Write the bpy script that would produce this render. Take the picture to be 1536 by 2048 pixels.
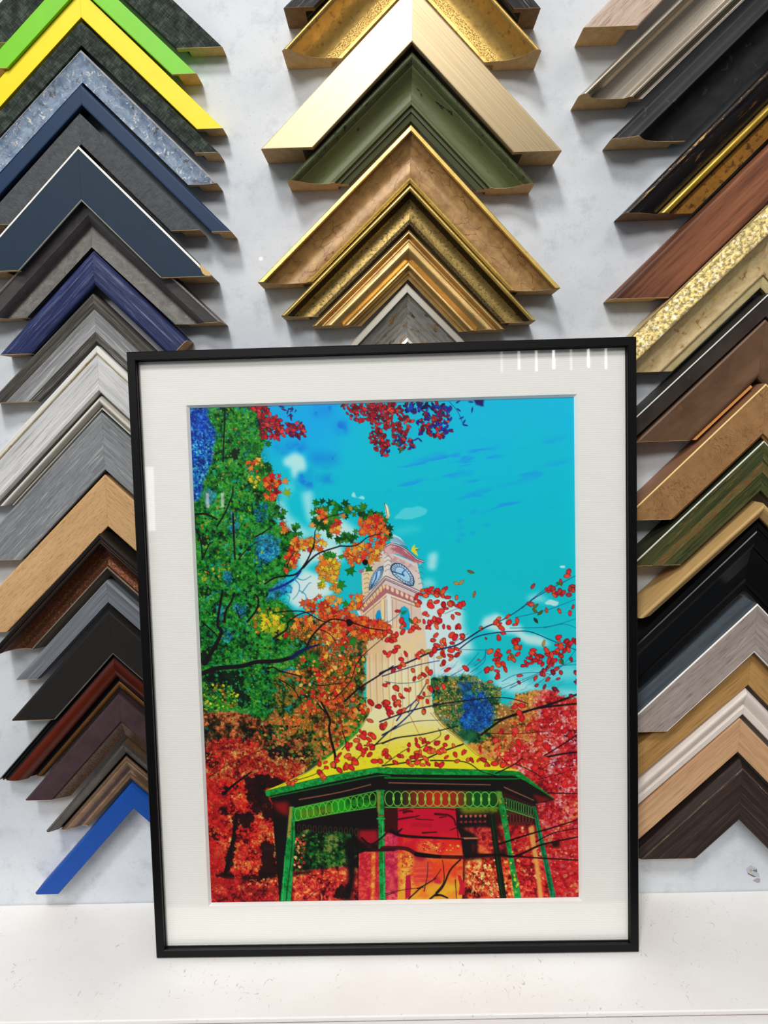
import bpy, bmesh, math, random
import numpy as np
from mathutils import Matrix, Vector
random.seed(7)
S = bpy.context.scene
COL = S.collection
for _o in list(bpy.data.objects):
    bpy.data.objects.remove(_o)

# ------------------------------------------------------------------ camera
PITCH, YAW, ROLL, FPX = 0.12306, -0.0141667, -0.0282654, 1479.84
cam_data = bpy.data.cameras.new('camera')
cam = bpy.data.objects.new('camera', cam_data)
COL.objects.link(cam)
_f = Vector((math.sin(YAW)*math.cos(PITCH), math.cos(YAW)*math.cos(PITCH), -math.sin(PITCH)))
_r = Vector((math.cos(YAW), -math.sin(YAW), 0)); _u = _r.cross(_f)
_r, _u = (_r*math.cos(ROLL) + _u*math.sin(ROLL), -_r*math.sin(ROLL) + _u*math.cos(ROLL))
cam.matrix_world = Matrix(((_r.x, _u.x, -_f.x, 0.00837), (_r.y, _u.y, -_f.y, -0.63985), (_r.z, _u.z, -_f.z, 0.44093), (0, 0, 0, 1)))
cam_data.sensor_fit = 'VERTICAL'; cam_data.sensor_height = 36.0
cam_data.lens = FPX*36.0/2048.0
cam_data.clip_start = 0.01
S.camera = cam

# ------------------------------------------------------------------ light
def area(name, loc, target, size, size_y, power, col):
    l = bpy.data.lights.new(name, 'AREA'); l.shape = 'RECTANGLE'; l.size = size; l.size_y = size_y
    l.energy = power; l.color = col
    o = bpy.data.objects.new(name, l); COL.objects.link(o); o.location = loc
    o.rotation_euler = (Vector(target) - Vector(loc)).to_track_quat('-Z', 'Y').to_euler()
    return o
area('ceiling_lamp_key', (-0.48, -1.75, 2.42), (0.0, 0, 0.35), 0.36, 0.46, 37, (1.0, 0.985, 0.965))
area('shop_window', (-2.3, -2.4, 0.9), (0, 0, 0.4), 1.2, 1.6, 9, (0.90, 0.95, 1.0))
area('added_front_fill', (-0.5, -2.9, 2.0), (0.0, 0, 0.3), 1.5, 0.6, 44, (1.0, 0.99, 0.97))  # broad frontal fill, added to brighten the framed picture
area('ceiling_lamp_right', (1.15, -1.6, 2.1), (0.1, 0, 0.4), 0.9, 0.25, 5, (1.0, 0.96, 0.92))
for _i, _p in enumerate((0.02, 0.035, 0.05, 0.09, 0.025, 0.07, 0.055)):
    area('shop_strip_lamp', (0.535+0.089*_i, -3.3, 1.10), (0.535+0.089*_i, 0, 1.0), 0.012, 0.12-0.02*(_i % 2), _p*0.36, (1, 1, 1))
area('doorway_daylight', (-1.218, -3.0, 0.43), (-0.3, 0, 0.4), 0.05, 0.31, 0.10, (0.97, 0.99, 1.0))
for _x in (-0.934, -0.861):
    area('shop_spot', (_x, -3.0, 0.415), (-0.2, 0, 0.4), 0.014, 0.07, 0.010, (0.97, 0.98, 1.0))

W = bpy.data.worlds.new('shop'); S.world = W; W.use_nodes = True
_n = W.node_tree.nodes; _l = W.node_tree.links; _n.clear()
_tc = _n.new('ShaderNodeTexCoord'); _sx = _n.new('ShaderNodeSeparateXYZ'); _rp = _n.new('ShaderNodeValToRGB')
_mr = _n.new('ShaderNodeMapRange'); _bg = _n.new('ShaderNodeBackground'); _wo = _n.new('ShaderNodeOutputWorld')
_l.new(_tc.outputs['Generated'], _sx.inputs[0]); _l.new(_sx.outputs['Z'], _mr.inputs['Value'])
_mr.inputs['From Min'].default_value = -1; _mr.inputs['From Max'].default_value = 1
_l.new(_mr.outputs[0], _rp.inputs[0]); _l.new(_rp.outputs[0], _bg.inputs[0]); _l.new(_bg.outputs[0], _wo.inputs[0])
_e = _rp.color_ramp.elements
_e[0].position = 0.0; _e[0].color = (0.16, 0.15, 0.14, 1)
_e[1].position = 1.0; _e[1].color = (0.95, 0.96, 1.0, 1)
_x = _e.new(0.50); _x.color = (0.16, 0.16, 0.165, 1)
_x = _e.new(0.66); _x.color = (0.62, 0.63, 0.65, 1)
_bg.inputs[1].default_value = 0.36

S.view_settings.view_transform = 'Standard'; S.view_settings.look = 'None'
S.view_settings.gamma = 1.0; S.view_settings.use_curve_mapping = False
S.view_settings.exposure = 0.0

# ------------------------------------------------------------------ helpers
def lin(c):
    r = []
    for v in c[:3]:
        v = v/255.0
        r.append(v/12.92 if v <= 0.04045 else ((v+0.055)/1.055)**2.4)
    return (r[0], r[1], r[2], 1.0)

class NT:
    def __init__(s, name):
        m = bpy.data.materials.new(name); m.use_nodes = True
        s.m = m; s.n = m.node_tree.nodes; s.l = m.node_tree.links
        s.n.clear()
        s.out = s.n.new('ShaderNodeOutputMaterial'); s.b = s.n.new('ShaderNodeBsdfPrincipled')
        s.l.new(s.b.outputs[0], s.out.inputs[0])
        s.uv = s.n.new('ShaderNodeUVMap').outputs[0]
    def node(s, t, **kw):
        x = s.n.new(t)
        for k, v in kw.items(): setattr(x, k, v)
        return x
    def put(s, sock, v):
        if hasattr(v, 'is_linked') or isinstance(v, bpy.types.NodeSocket): s.l.new(v, sock)
        else: sock.default_value = v
    def noise(s, sx, sy, detail=4, rough=0.55, scale=1.0, vec=None, dist=0.0):
        mp = s.node('ShaderNodeMapping'); s.l.new(vec or s.uv, mp.inputs[0]); mp.inputs['Scale'].default_value = (sx, sy, 1)
        t = s.node('ShaderNodeTexNoise'); s.l.new(mp.outputs[0], t.inputs['Vector'])
        t.inputs['Scale'].default_value = scale; t.inputs['Detail'].default_value = detail; t.inputs['Roughness'].default_value = rough
        t.inputs['Distortion'].default_value = dist
        return t.outputs['Fac']
    def ramp(s, fac, stops, interp='LINEAR'):
        r = s.node('ShaderNodeValToRGB'); r.color_ramp.interpolation = interp
        e = r.color_ramp.elements
        while len(e) > len(stops): e.remove(e[-1])
        while len(e) < len(stops): e.new(0.5)
        for k, (p, c) in enumerate(stops):
            e[k].position = p; e[k].color = c if len(c) == 4 else lin(c)
        s.l.new(fac, r.inputs[0]); return r.outputs[0]
    def mix(s, fac, a, b, mode='MIX'):
        x = s.node('ShaderNodeMix', data_type='RGBA', blend_type=mode)
        s.put(x.inputs[0], fac); s.put(x.inputs[6], a); s.put(x.inputs[7], b)
        return x.outputs[2]
    def math(s, op, a, b=0.0):
        x = s.node('ShaderNodeMath', operation=op); s.put(x.inputs[0], a); s.put(x.inputs[1], b); return x.outputs[0]
    def bump(s, h, strength, dist=0.0006):
        x = s.node('ShaderNodeBump'); x.inputs['Strength'].default_value = strength; x.inputs['Distance'].default_value = dist
        s.l.new(h, x.inputs['Height']); s.l.new(x.outputs[0], s.b.inputs['Normal'])
    def fin(s, col, rough=0.5, metal=0.0, spec=0.5, coat=0.0, aniso=0.0):
        s.put(s.b.inputs['Base Color'], col); s.put(s.b.inputs['Roughness'], rough); s.put(s.b.inputs['Metallic'], metal)
        s.b.inputs['Specular IOR Level'].default_value = spec
        if coat: s.b.inputs['Coat Weight'].default_value = coat; s.b.inputs['Coat Roughness'].default_value = 0.15
        if aniso:
            s.b.inputs['Anisotropic'].default_value = aniso; s.b.inputs['Anisotropic Rotation'].default_value = 0.25
            t = s.node('ShaderNodeTangent', direction_type='UV_MAP'); s.l.new(t.outputs[0], s.b.inputs['Tangent'])
        return s.m
MATS = {}
def cached(fn):
    def g(*a, **k):
        key = (fn.__name__, a, tuple(sorted(k.items())))
        if key not in MATS: MATS[key] = fn(*a, **k)
        return MATS[key]
    return g
def sc(c, k): return tuple(max(0, min(255, v*k)) for v in c)
@cached
def paint(c, rough=0.5, var=0.06, bump=0.15, coat=0.0, spec=0.25):
    t = NT('paint'); f = t.noise(60, 60, 5, 0.6); g = t.noise(900, 900, 2)
    col = t.ramp(f, [(0.25, sc(c, 1-var)), (0.75, sc(c, 1+var))])
    t.bump(g, bump, 0.0003)
    return t.fin(col, rough, coat=coat, spec=spec)
@cached
def wood(c1, c2, across=260, along=9, rough=0.5, bump=0.25, pores=0.5, c3=None, fig=0.5, spec=0.25, lo=0.36, hi=0.62):
    t = NT('wood')
    a = t.noise(along, across, 6, 0.62, dist=0.3); b = t.noise(along*0.35, across*0.13, 3, 0.5, dist=0.6); c = t.noise(along*5, across*3.4, 3, 0.6)
    f = t.math('ADD', t.math('MULTIPLY', a, 1-fig), t.math('MULTIPLY', b, fig))
    col = t.ramp(f, [(lo, c1), (hi, c2)])
    p = t.ramp(c, [(0.36, (0, 0, 0, 1)), (0.47, (1, 1, 1, 1))])
    dark = t.mix(pores, col, t.mix(1.0, col, (0.45, 0.42, 0.4, 1), 'MULTIPLY'))
    col = t.mix(p, dark, col)
    if c3:
        g = t.noise(along*1.4, across*1.3, 4, 0.7, dist=0.8)
        col = t.mix(t.ramp(g, [(0.56, (0, 0, 0, 1)), (0.66, (1, 1, 1, 1))]), col, lin(c3))
    t.bump(c, bump, 0.0005)
    return t.fin(col, rough, spec=spec)
@cached
def metal(c, dark=None, rough=0.32, amount=0.55, grain=320, bump=0.3, aniso=0.0, streak=False, m=1.0, light=None):
    m = m*0.72
    t = NT('leaf')
    a = t.noise(40 if streak else grain, grain*2 if streak else grain, 5, 0.65)
    b = t.noise(grain*0.16, grain*0.16, 4, 0.6)
    col = t.ramp(b, [(0.3, sc(c, 0.88)), (0.7, sc(c, 1.08))])
    if dark:
        k = t.ramp(a, [(amount-0.09, (1, 1, 1, 1)), (amount+0.03, (0, 0, 0, 1))])
        k = t.math('MULTIPLY', k, 0.85)
        col = t.mix(k, col, lin(dark))
    if light:
        k = t.ramp(t.noise(grain*0.7, grain*0.7, 4, 0.7), [(0.55, (0, 0, 0, 1)), (0.66, (1, 1, 1, 1))])
        col = t.mix(k, col, lin(light))
    r = t.ramp(a, [(0.3, (rough*1.35,)*3+(1,)), (0.7, (rough*0.8,)*3+(1,))])
    if bump: t.bump(a, bump, 0.0004)
    return t.fin(col, r, metal=m, aniso=aniso)
@cached
def brushed(c, rough=0.4, aniso=0.8, var=0.07, across=900):
    t = NT('brushed'); a = t.noise(7, across, 4, 0.6)
    col = t.ramp(a, [(0.3, sc(c, 1-var)), (0.7, sc(c, 1+var))])
    t.bump(a, 0.06, 0.0002)
    return t.fin(col, rough, metal=0.85, aniso=aniso)
@cached
def crackle(c1, c2, line, scale=110, width=0.02, rough=0.42, m=0.0, stretch=1.0, amount=0.75):
    t = NT('crackle')
    n = t.noise(90, 90, 5, 0.65)
    col = t.ramp(n, [(0.3, c1), (0.7, c2)])
    mp = t.node('ShaderNodeMapping'); t.l.new(t.uv, mp.inputs[0]); mp.inputs['Scale'].default_value = (1, stretch, 1)
    w = t.node('ShaderNodeTexNoise'); t.l.new(mp.outputs[0], w.inputs[0]); w.inputs['Scale'].default_value = scale*1.2
    wv = t.mix(0.012, mp.outputs[0], w.outputs['Color'], 'ADD')
    v = t.node('ShaderNodeTexVoronoi', feature='DISTANCE_TO_EDGE'); v.inputs['Scale'].default_value = scale
    t.l.new(wv, v.inputs['Vector'])
    k = t.ramp(v.outputs['Distance'], [(0.0, (1, 1, 1, 1)), (width, (0, 0, 0, 1))])
    gate = t.ramp(t.noise(35, 35, 2), [(0.42, (0, 0, 0, 1)), (0.58, (1, 1, 1, 1))])
    k = t.math('MULTIPLY', t.math('MULTIPLY', k, gate), amount)
    col = t.mix(k, col, lin(line))
    t.bump(v.outputs['Distance'], 0.12, 0.0004)
    return t.fin(col, rough, metal=m)
@cached
def rustic(base, alt, flake, across=240, along=40, thr=0.6, rough=0.6, bump=0.7, dark=None):
    t = NT('rustic')
    a = t.noise(along, across, 6, 0.7, dist=0.4); b = t.noise(along*2.5, across*1.2, 5, 0.7, dist=1.0)
    col = t.ramp(a, [(0.35, base), (0.62, alt)])
    col = t.mix(t.ramp(b, [(thr, (0, 0, 0, 1)), (thr+0.06, (1, 1, 1, 1))]), col, lin(flake))
    if dark:
        col = t.mix(t.ramp(t.noise(along*1.7, across*0.8, 5, 0.7), [(0.34, (1, 1, 1, 1)), (0.42, (0, 0, 0, 1))]), col, lin(dark))
    t.bump(b, bump, 0.0007)
    return t.fin(col, rough, spec=0.25)
@cached
def weave(c1, c2, c3):
    t = NT('rough_weave')
    a = t.noise(90, 1500, 4, 0.7); b = t.noise(1500, 90, 4, 0.7); c = t.noise(120, 120, 5, 0.65)
    f = t.math('MULTIPLY', t.math('ADD', a, t.math('ADD', b, c)), 0.3333)
    col = t.ramp(f, [(0.42, c1), (0.50, c2), (0.59, c3)])
    t.bump(f, 0.9, 0.0012)
    return t.fin(col, 0.6, spec=0.2)

def link(name, me, mat=None, parent=None):
    o = bpy.data.objects.new(name, me); COL.objects.link(o)
    if mat: me.materials.append(mat)
    if parent: o.parent = parent
    return o
def tag(o, label=None, cat=None, group=None, kind=None):
    for k, v in (('label', label), ('category', cat), ('group', group), ('kind', kind)):
        if v: o[k] = v
    return o
def empty(name, loc):
    o = bpy.data.objects.new(name, None); COL.objects.link(o); o.location = loc; o.empty_display_size = 0.02
    return o
def box_mesh(x0, x1, y0, y1, z0, z1, bev=0.0, uvs=True):
    bm = bmesh.new()
    bmesh.ops.create_cube(bm, size=1)
    for v in bm.verts:
        v.co = Vector(((x0+x1)/2+v.co.x*(x1-x0), (y0+y1)/2+v.co.y*(y1-y0), (z0+z1)/2+v.co.z*(z1-z0)))
    if bev: bmesh.ops.bevel(bm, geom=bm.edges[:], offset=bev, segments=2, affect='EDGES', profile=0.5)
    uv = bm.loops.layers.uv.new('UVMap')
    for f in bm.faces:
        n = f.normal
        for lp in f.loops:
            c = lp.vert.co
            lp[uv].uv = (c.x, c.z) if abs(n.y) > 0.6 else ((c.x, c.y) if abs(n.z) > 0.6 else (c.y, c.z))
    me = bpy.data.meshes.new('m'); bm.to_mesh(me); bm.free(); return me

# ------------------------------------------------------------------ setting
def wall_mat():
    t = NT('wall_paint')
    a = t.noise(7, 9, 6, 0.6); b = t.noise(45, 45, 6, 0.75); c = t.noise(420, 420, 3, 0.6)
    col = t.ramp(a, [(0.35, (196, 201, 207)), (0.62, (214, 218, 222))])
    col = t.mix(t.ramp(b, [(0.52, (0, 0, 0, 1)), (0.72, (1, 1, 1, 1))]), col, lin((186, 191, 199)))
    col = t.mix(t.ramp(c, [(0.60, (0, 0, 0, 1)), (0.74, (0.55, 0.55, 0.55, 1))]), col, lin((170, 175, 184)))
    v = t.node('ShaderNodeTexVoronoi'); v.inputs['Scale'].default_value = 16; t.l.new(t.uv, v.inputs['Vector'])
    dots = t.ramp(v.outputs['Distance'], [(0.022, (1, 1, 1, 1)), (0.034, (0, 0, 0, 1))])
    col = t.mix(dots, col, lin((248, 248, 248)))
    t.bump(b, 0.12, 0.0006)
    return t.fin(col, 0.55)
wall = tag(link('wall_back', box_mesh(-1.1, 1.1, 0.0, 0.05, -0.05, 1.35), wall_mat()), kind='structure')
def shelf_mat(k=1.0):
    t = NT('shelf_paint')
    a = t.noise(10, 12, 5, 0.6); b = t.noise(260, 90, 4, 0.7, dist=1.5); c = t.noise(75, 210, 4, 0.75, dist=2.0); d = t.noise(24, 24, 3)
    col = t.ramp(a, [(0.3, sc((240, 236, 232), k)), (0.7, sc((247, 246, 243), k))])
    g = t.ramp(d, [(0.47, (0, 0, 0, 1)), (0.58, (1, 1, 1, 1))])
    m1 = t.math('MULTIPLY', t.ramp(b, [(0.635, (0, 0, 0, 1)), (0.67, (1, 1, 1, 1))]), g)
    m2 = t.math('MULTIPLY', t.ramp(c, [(0.64, (0, 0, 0, 1)), (0.69, (1, 1, 1, 1))]), g)
    col = t.mix(t.math('MULTIPLY', m1, 0.6), col, lin((120, 116, 112))); col = t.mix(t.math('MULTIPLY', m2, 0.6), col, lin((150, 146, 142)))
    return t.fin(col, 0.42)
SH = 0.1382
shelf = tag(empty('display_shelf', (0, -SH/2, -0.018)), 'white painted shelf with fine scuff marks under the wall of frame samples', 'shelf')
def child(name, me, mat, parent):
    o = link(name, me, mat, parent); o.matrix_parent_inverse = Matrix.Translation(parent.location).inverted(); return o
child('shelf_board', box_mesh(-1.05, 1.05, -SH, -0.0006, -0.018, 0.0, 0.0008), shelf_mat(), shelf)
def nosing():
    prof = [(-SH-0.0022, -0.05), (-SH-0.0022, -0.0024), (-SH-0.005, -0.0022)]+[(-SH-0.005-0.021*math.sin(t), -0.0022-0.021*(1-math.cos(t))) for t in [k*math.pi/16 for k in range(1, 9)]]+[(-SH-0.026, -0.05)]
    n = len(prof); vs = [(x, y, z) for x in (-1.05, 1.05) for y, z in prof]
    me = bpy.data.meshes.new('m'); me.from_pydata(vs, [], [(i, (i+1) % n, n+(i+1) % n, n+i) for i in range(n)]+[tuple(range(n))[::-1], tuple(range(n, 2*n))])
    bm = bmesh.new(); bm.from_mesh(me); bmesh.ops.recalc_face_normals(bm, faces=bm.faces[:]); uv = bm.loops.layers.uv.new('UVMap')
    for f in bm.faces:
        f.smooth = True
        for lp in f.loops: lp[uv].uv = (lp.vert.co.x, lp.vert.co.y+lp.vert.co.z)
    bm.to_mesh(me); bm.free(); me.set_sharp_from_angle(angle=0.6); return me
child('front_edging', nosing(), shelf_mat(0.95), shelf)
child('seam_shade_strip', box_mesh(-1.05, 1.05, -SH-0.0022, -SH, -0.03, -0.0035), paint((150, 138, 140), 0.6), shelf)  # purple-grey strip, its colour stands in for shadow in the gap

# chipped paint low on the wall, beside the dark corner sample
def blob(pts, y, mat, name, parent, th=0.0005):
    bm = bmesh.new(); a = [bm.verts.new((x, y, z)) for x, z in pts]; b = [bm.verts.new((x, y-th, z)) for x, z in pts]
    n = len(pts); bm.faces.new(b); bm.faces.new(a[::-1])
    for i in range(n): bm.faces.new((a[i], a[(i+1) % n], b[(i+1) % n], b[i]))
    bmesh.ops.recalc_face_normals(bm, faces=bm.faces[:]); bm.loops.layers.uv.new('UVMap')
    me = bpy.data.meshes.new('m'); bm.to_mesh(me); bm.free(); return link(name, me, mat, parent)
blob([(0.3235, 0.0213), (0.3262, 0.0236), (0.3282, 0.0253), (0.3300, 0.0232), (0.3335, 0.0215), (0.3339, 0.0181), (0.3357, 0.0162), (0.3362, 0.0132), (0.3306, 0.0139), (0.3253, 0.0172)], 0.0, paint((176, 178, 186), 0.8), 'bare_plaster', wall, 0.0003)
blob([(0.3301, 0.01), (0.3338, 0.0122), (0.3368, 0.0117), (0.3369, 0.0082), (0.3343, 0.0076), (0.3318, 0.0088)], 0.0, paint((160, 152, 158), 0.8), 'bare_plaster', wall, 0.0003)
blob([(0.3263, 0.0205), (0.3283, 0.0214), (0.3294, 0.0201), (0.3281, 0.0183)], -0.0003, paint((178, 152, 110), 0.8), 'exposed_filler', wall, 0.0002)
blob([(0.325, 0.0178), (0.3306, 0.015), (0.3330, 0.0137), (0.3306, 0.0137), (0.3253, 0.0168)], -0.0003, paint((96, 98, 106), 0.8), 'torn_edge', wall, 0.0002)
blob([(0.3297, 0.0205), (0.3335, 0.0209), (0.3336, 0.0181), (0.3322, 0.0186), (0.3298, 0.0195)], -0.0003, paint((112, 114, 124), 0.8), 'torn_edge', wall, 0.0002)

# ------------------------------------------------------------------ frame corner samples
RAW = wood((196, 158, 104), (222, 188, 136), across=700, along=700, rough=0.7, bump=0.1, pores=0.2)
RAWD = wood((120, 92, 66), (150, 118, 86), across=700, along=700, rough=0.7, bump=0.1, pores=0.3)

def chaikin(P, sharp=0.0):
    return P
def smooth_profile(P):
    """P: (u, d, round?) control points -> polyline; runs of points flagged 's' become splines"""
    out = []
    n = len(P)
    for i in range(n-1):
        a, b = P[i], P[i+1]
        out.append((a[0], a[1]))
        if len(a) > 2 and len(b) > 2:                    # smooth span: catmull-rom
            p0 = P[i-1] if i > 0 and len(P[i-1]) > 2 else a
            p3 = P[i+2] if i+2 < n and len(P[i+2]) > 2 else b
            for k in range(1, 5):
                t = k/5.0
                q = []
                for c in (0, 1):
                    q.append(0.5*((2*a[c])+(-p0[c]+b[c])*t+(2*p0[c]-5*a[c]+4*b[c]-p3[c])*t*t+(-p0[c]+3*a[c]-3*b[c]+p3[c])*t**3))
                out.append(tuple(q))
    out.append((P[-1][0], P[-1][1]))
    res = [out[0]]
    for (a, b) in zip(out, out[1:]):                         # holding edges keep broad flats flat
        if b[0]-a[0] > 0.12:
            for f in (0.03/(b[0]-a[0]), 1-0.03/(b[0]-a[0])): res.append((a[0]+(b[0]-a[0])*f, a[1]+(b[1]-a[1])*f))
        res.append(b)
    return res

def solid(poly, base, A, dv, nv, s0, s1, name, mat, parent, smooth=True, per0=0.0, uvoff=(0, 0)):
    """closed polygon poly [(u,d)] extruded from s0(u) to s1(u)"""
    n = len(poly)
    vs = []
    for f in (s0, s1):
        for u, d in poly:
            x = A[0]+dv[0]*f(u)+nv[0]*u; z = A[1]+dv[1]*f(u)+nv[1]*u
            vs.append((x-base[0], -d-base[1], z-base[2]))
    per = [per0]
    for i in range(n):
        a, b = poly[i], poly[(i+1) % n]
        per.append(per[-1]+math.hypot(b[0]-a[0], b[1]-a[1]))
    faces = [(i, (i+1) % n, n+(i+1) % n, n+i) for i in range(n)]
    faces += [tuple(range(n-1, -1, -1)), tuple(range(n, 2*n))]
    me = bpy.data.meshes.new('m'); me.from_pydata(vs, [], faces)
    uv = me.uv_layers.new(name='UVMap').data
    li = 0
    for i in range(n):
        for (k, e, p) in ((i, 0, per[i]), ((i+1) % n, 0, per[i+1]), ((i+1) % n, 1, per[i+1]), (i, 1, per[i])):
            s = (s0 if e == 0 else s1)(poly[k][0])
            uv[li].uv = (s+uvoff[0], p+uvoff[1]); li += 1
    for k in range(n-1, -1, -1): uv[li].uv = (poly[k][0]+uvoff[0], poly[k][1]+uvoff[1]); li += 1
    for k in range(n): uv[li].uv = (poly[k][0]+uvoff[0], poly[k][1]+uvoff[1]); li += 1
    bm = bmesh.new(); bm.from_mesh(me); bmesh.ops.recalc_face_normals(bm, faces=bm.faces[:]); bm.to_mesh(me); bm.free()
    if smooth:
        me.polygons.foreach_set('use_smooth', [True]*len(me.polygons)); me.set_sharp_from_angle(angle=math.radians(32))
    return link(name, me, mat, parent)

RAB = 0.006
def corner_sample(key, geo, prof, mat, bands, label, group, raw=None, square_r=None, cut=True):
    ax, az, rl, rr, w, zl, zr = geo
    raw = raw or RAW
    if zl is None: zl = zr+0.009
    if zr is None: zr = zl-0.007
    root = tag(empty('frame_corner_sample', (ax, 0, az)), label, 'frame sample', group)
    base = (ax, 0, az)
    P = [(u*w if u >= 0 else 0, d/1000.0) for u, d in smooth_profile(prof)]
    g = 0.0003
    P = [(g+(w-2*g)*u/w, d) for u, d in P]
    dmin = min(d for u, d in P); din = P[-1][1]
    rz = max(0.003, min(din-0.005, dmin-0.0035)); rw = min(RAB, w*0.3)
    if key in RABBET: rw, rz = RABBET[key]
    poly = P+[(w-g, rz), (w-g-rw, rz), (w-g-rw, 0.0004), (g, 0.0004)]
    dirs = []
    for sd, rot in ((-1, rl), (1, rr)):
        th = math.radians((-45 if sd > 0 else 225)+rot)
        d = (math.cos(th), math.sin(th)); nv = (-d[1], d[0]) if sd < 0 else (d[1], -d[0])
        dirs.append((d, nv))
    (dl, nl), (dr, nr) = dirs
    # inner mitre point: meeting of the two lines offset by w
    p = (nl[0]*w, nl[1]*w); q = (nr[0]*w, nr[1]*w)
    det = dl[0]*(-dr[1])+dr[0]*dl[1]
    t = ((q[0]-p[0])*(-dr[1])+dr[0]*(q[1]-p[1]))/det
    I = (p[0]+dl[0]*t, p[1]+dl[1]*t)
    for (d, nv), ze, sd in ((dirs[0], zl, -1), (dirs[1], zr, 1)):
        k = (I[0]*d[0]+I[1]*d[1])/w
        s0 = lambda u, k=k: u*k+0.00006
        if square_r and sd > 0: s1 = lambda u, L=square_r: L
        else: s1 = lambda u, d=d, nv=nv, ze=ze: (ze-az-nv[1]*u)/d[1]
        off = (random.random()*3, random.random()*3)
        arm = solid(poly, base, (ax, az), d, nv, s0, s1, 'moulding_arm', mat, root, uvoff=off)
        e0 = lambda u, s1=s1: s1(u)+0.00002; e1 = lambda u, s1=s1: s1(u)+0.00032
        solid(poly, base, (ax, az), d, nv, e0, e1, 'end_grain', raw, arm, smooth=False)['label'] = 'bare wood cut end'
        for nm, u0, u1, bmat in bands:
            if nm == 'outer_side':
                q2 = [(g-0.0002, 0.001), (g-0.0002, P[0][1]+0.0001), (g+0.0002, P[0][1]), (g+0.0002, 0.001)]
                solid(q2, base, (ax, az), d, nv, s0, s1, nm, bmat, arm, smooth=False, uvoff=off)['label'] = 'outer side face of a different tone'; continue
            a0, a1 = g+(w-2*g)*u0, g+(w-2*g)*u1
            pts = []
            def at(u):
                for (x0, y0), (x1, y1) in zip(P, P[1:]):
                    if x0-1e-9 <= u <= x1+1e-9: return (u, y0+(y1-y0)*((u-x0)/(x1-x0) if x1 > x0 else 0))
                return (u, P[-1][1])
            pts = [at(a0)]+[p_ for p_ in P if a0+1e-6 < p_[0] < a1-1e-6]+[at(a1)]
            up = []; lo = []
            for i, (u, dd) in enumerate(pts):
                pa = pts[max(0, i-1)]; pb = pts[min(len(pts)-1, i+1)]
                tx, ty = pb[0]-pa[0], pb[1]-pa[1]; L = math.hypot(tx, ty) or 1
                nx, ny = -ty/L, tx/L
                up.append((u+nx*0.00022, dd+ny*0.00022)); lo.append((u-nx*0.00015, dd-ny*0.00015))
            solid(up+lo[::-1], base, (ax, az), d, nv, s0, s1, nm, bmat, arm, per0=a0, uvoff=off)['label'] = nm.replace('_', ' ')+' running along the arm'
    return root

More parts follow.
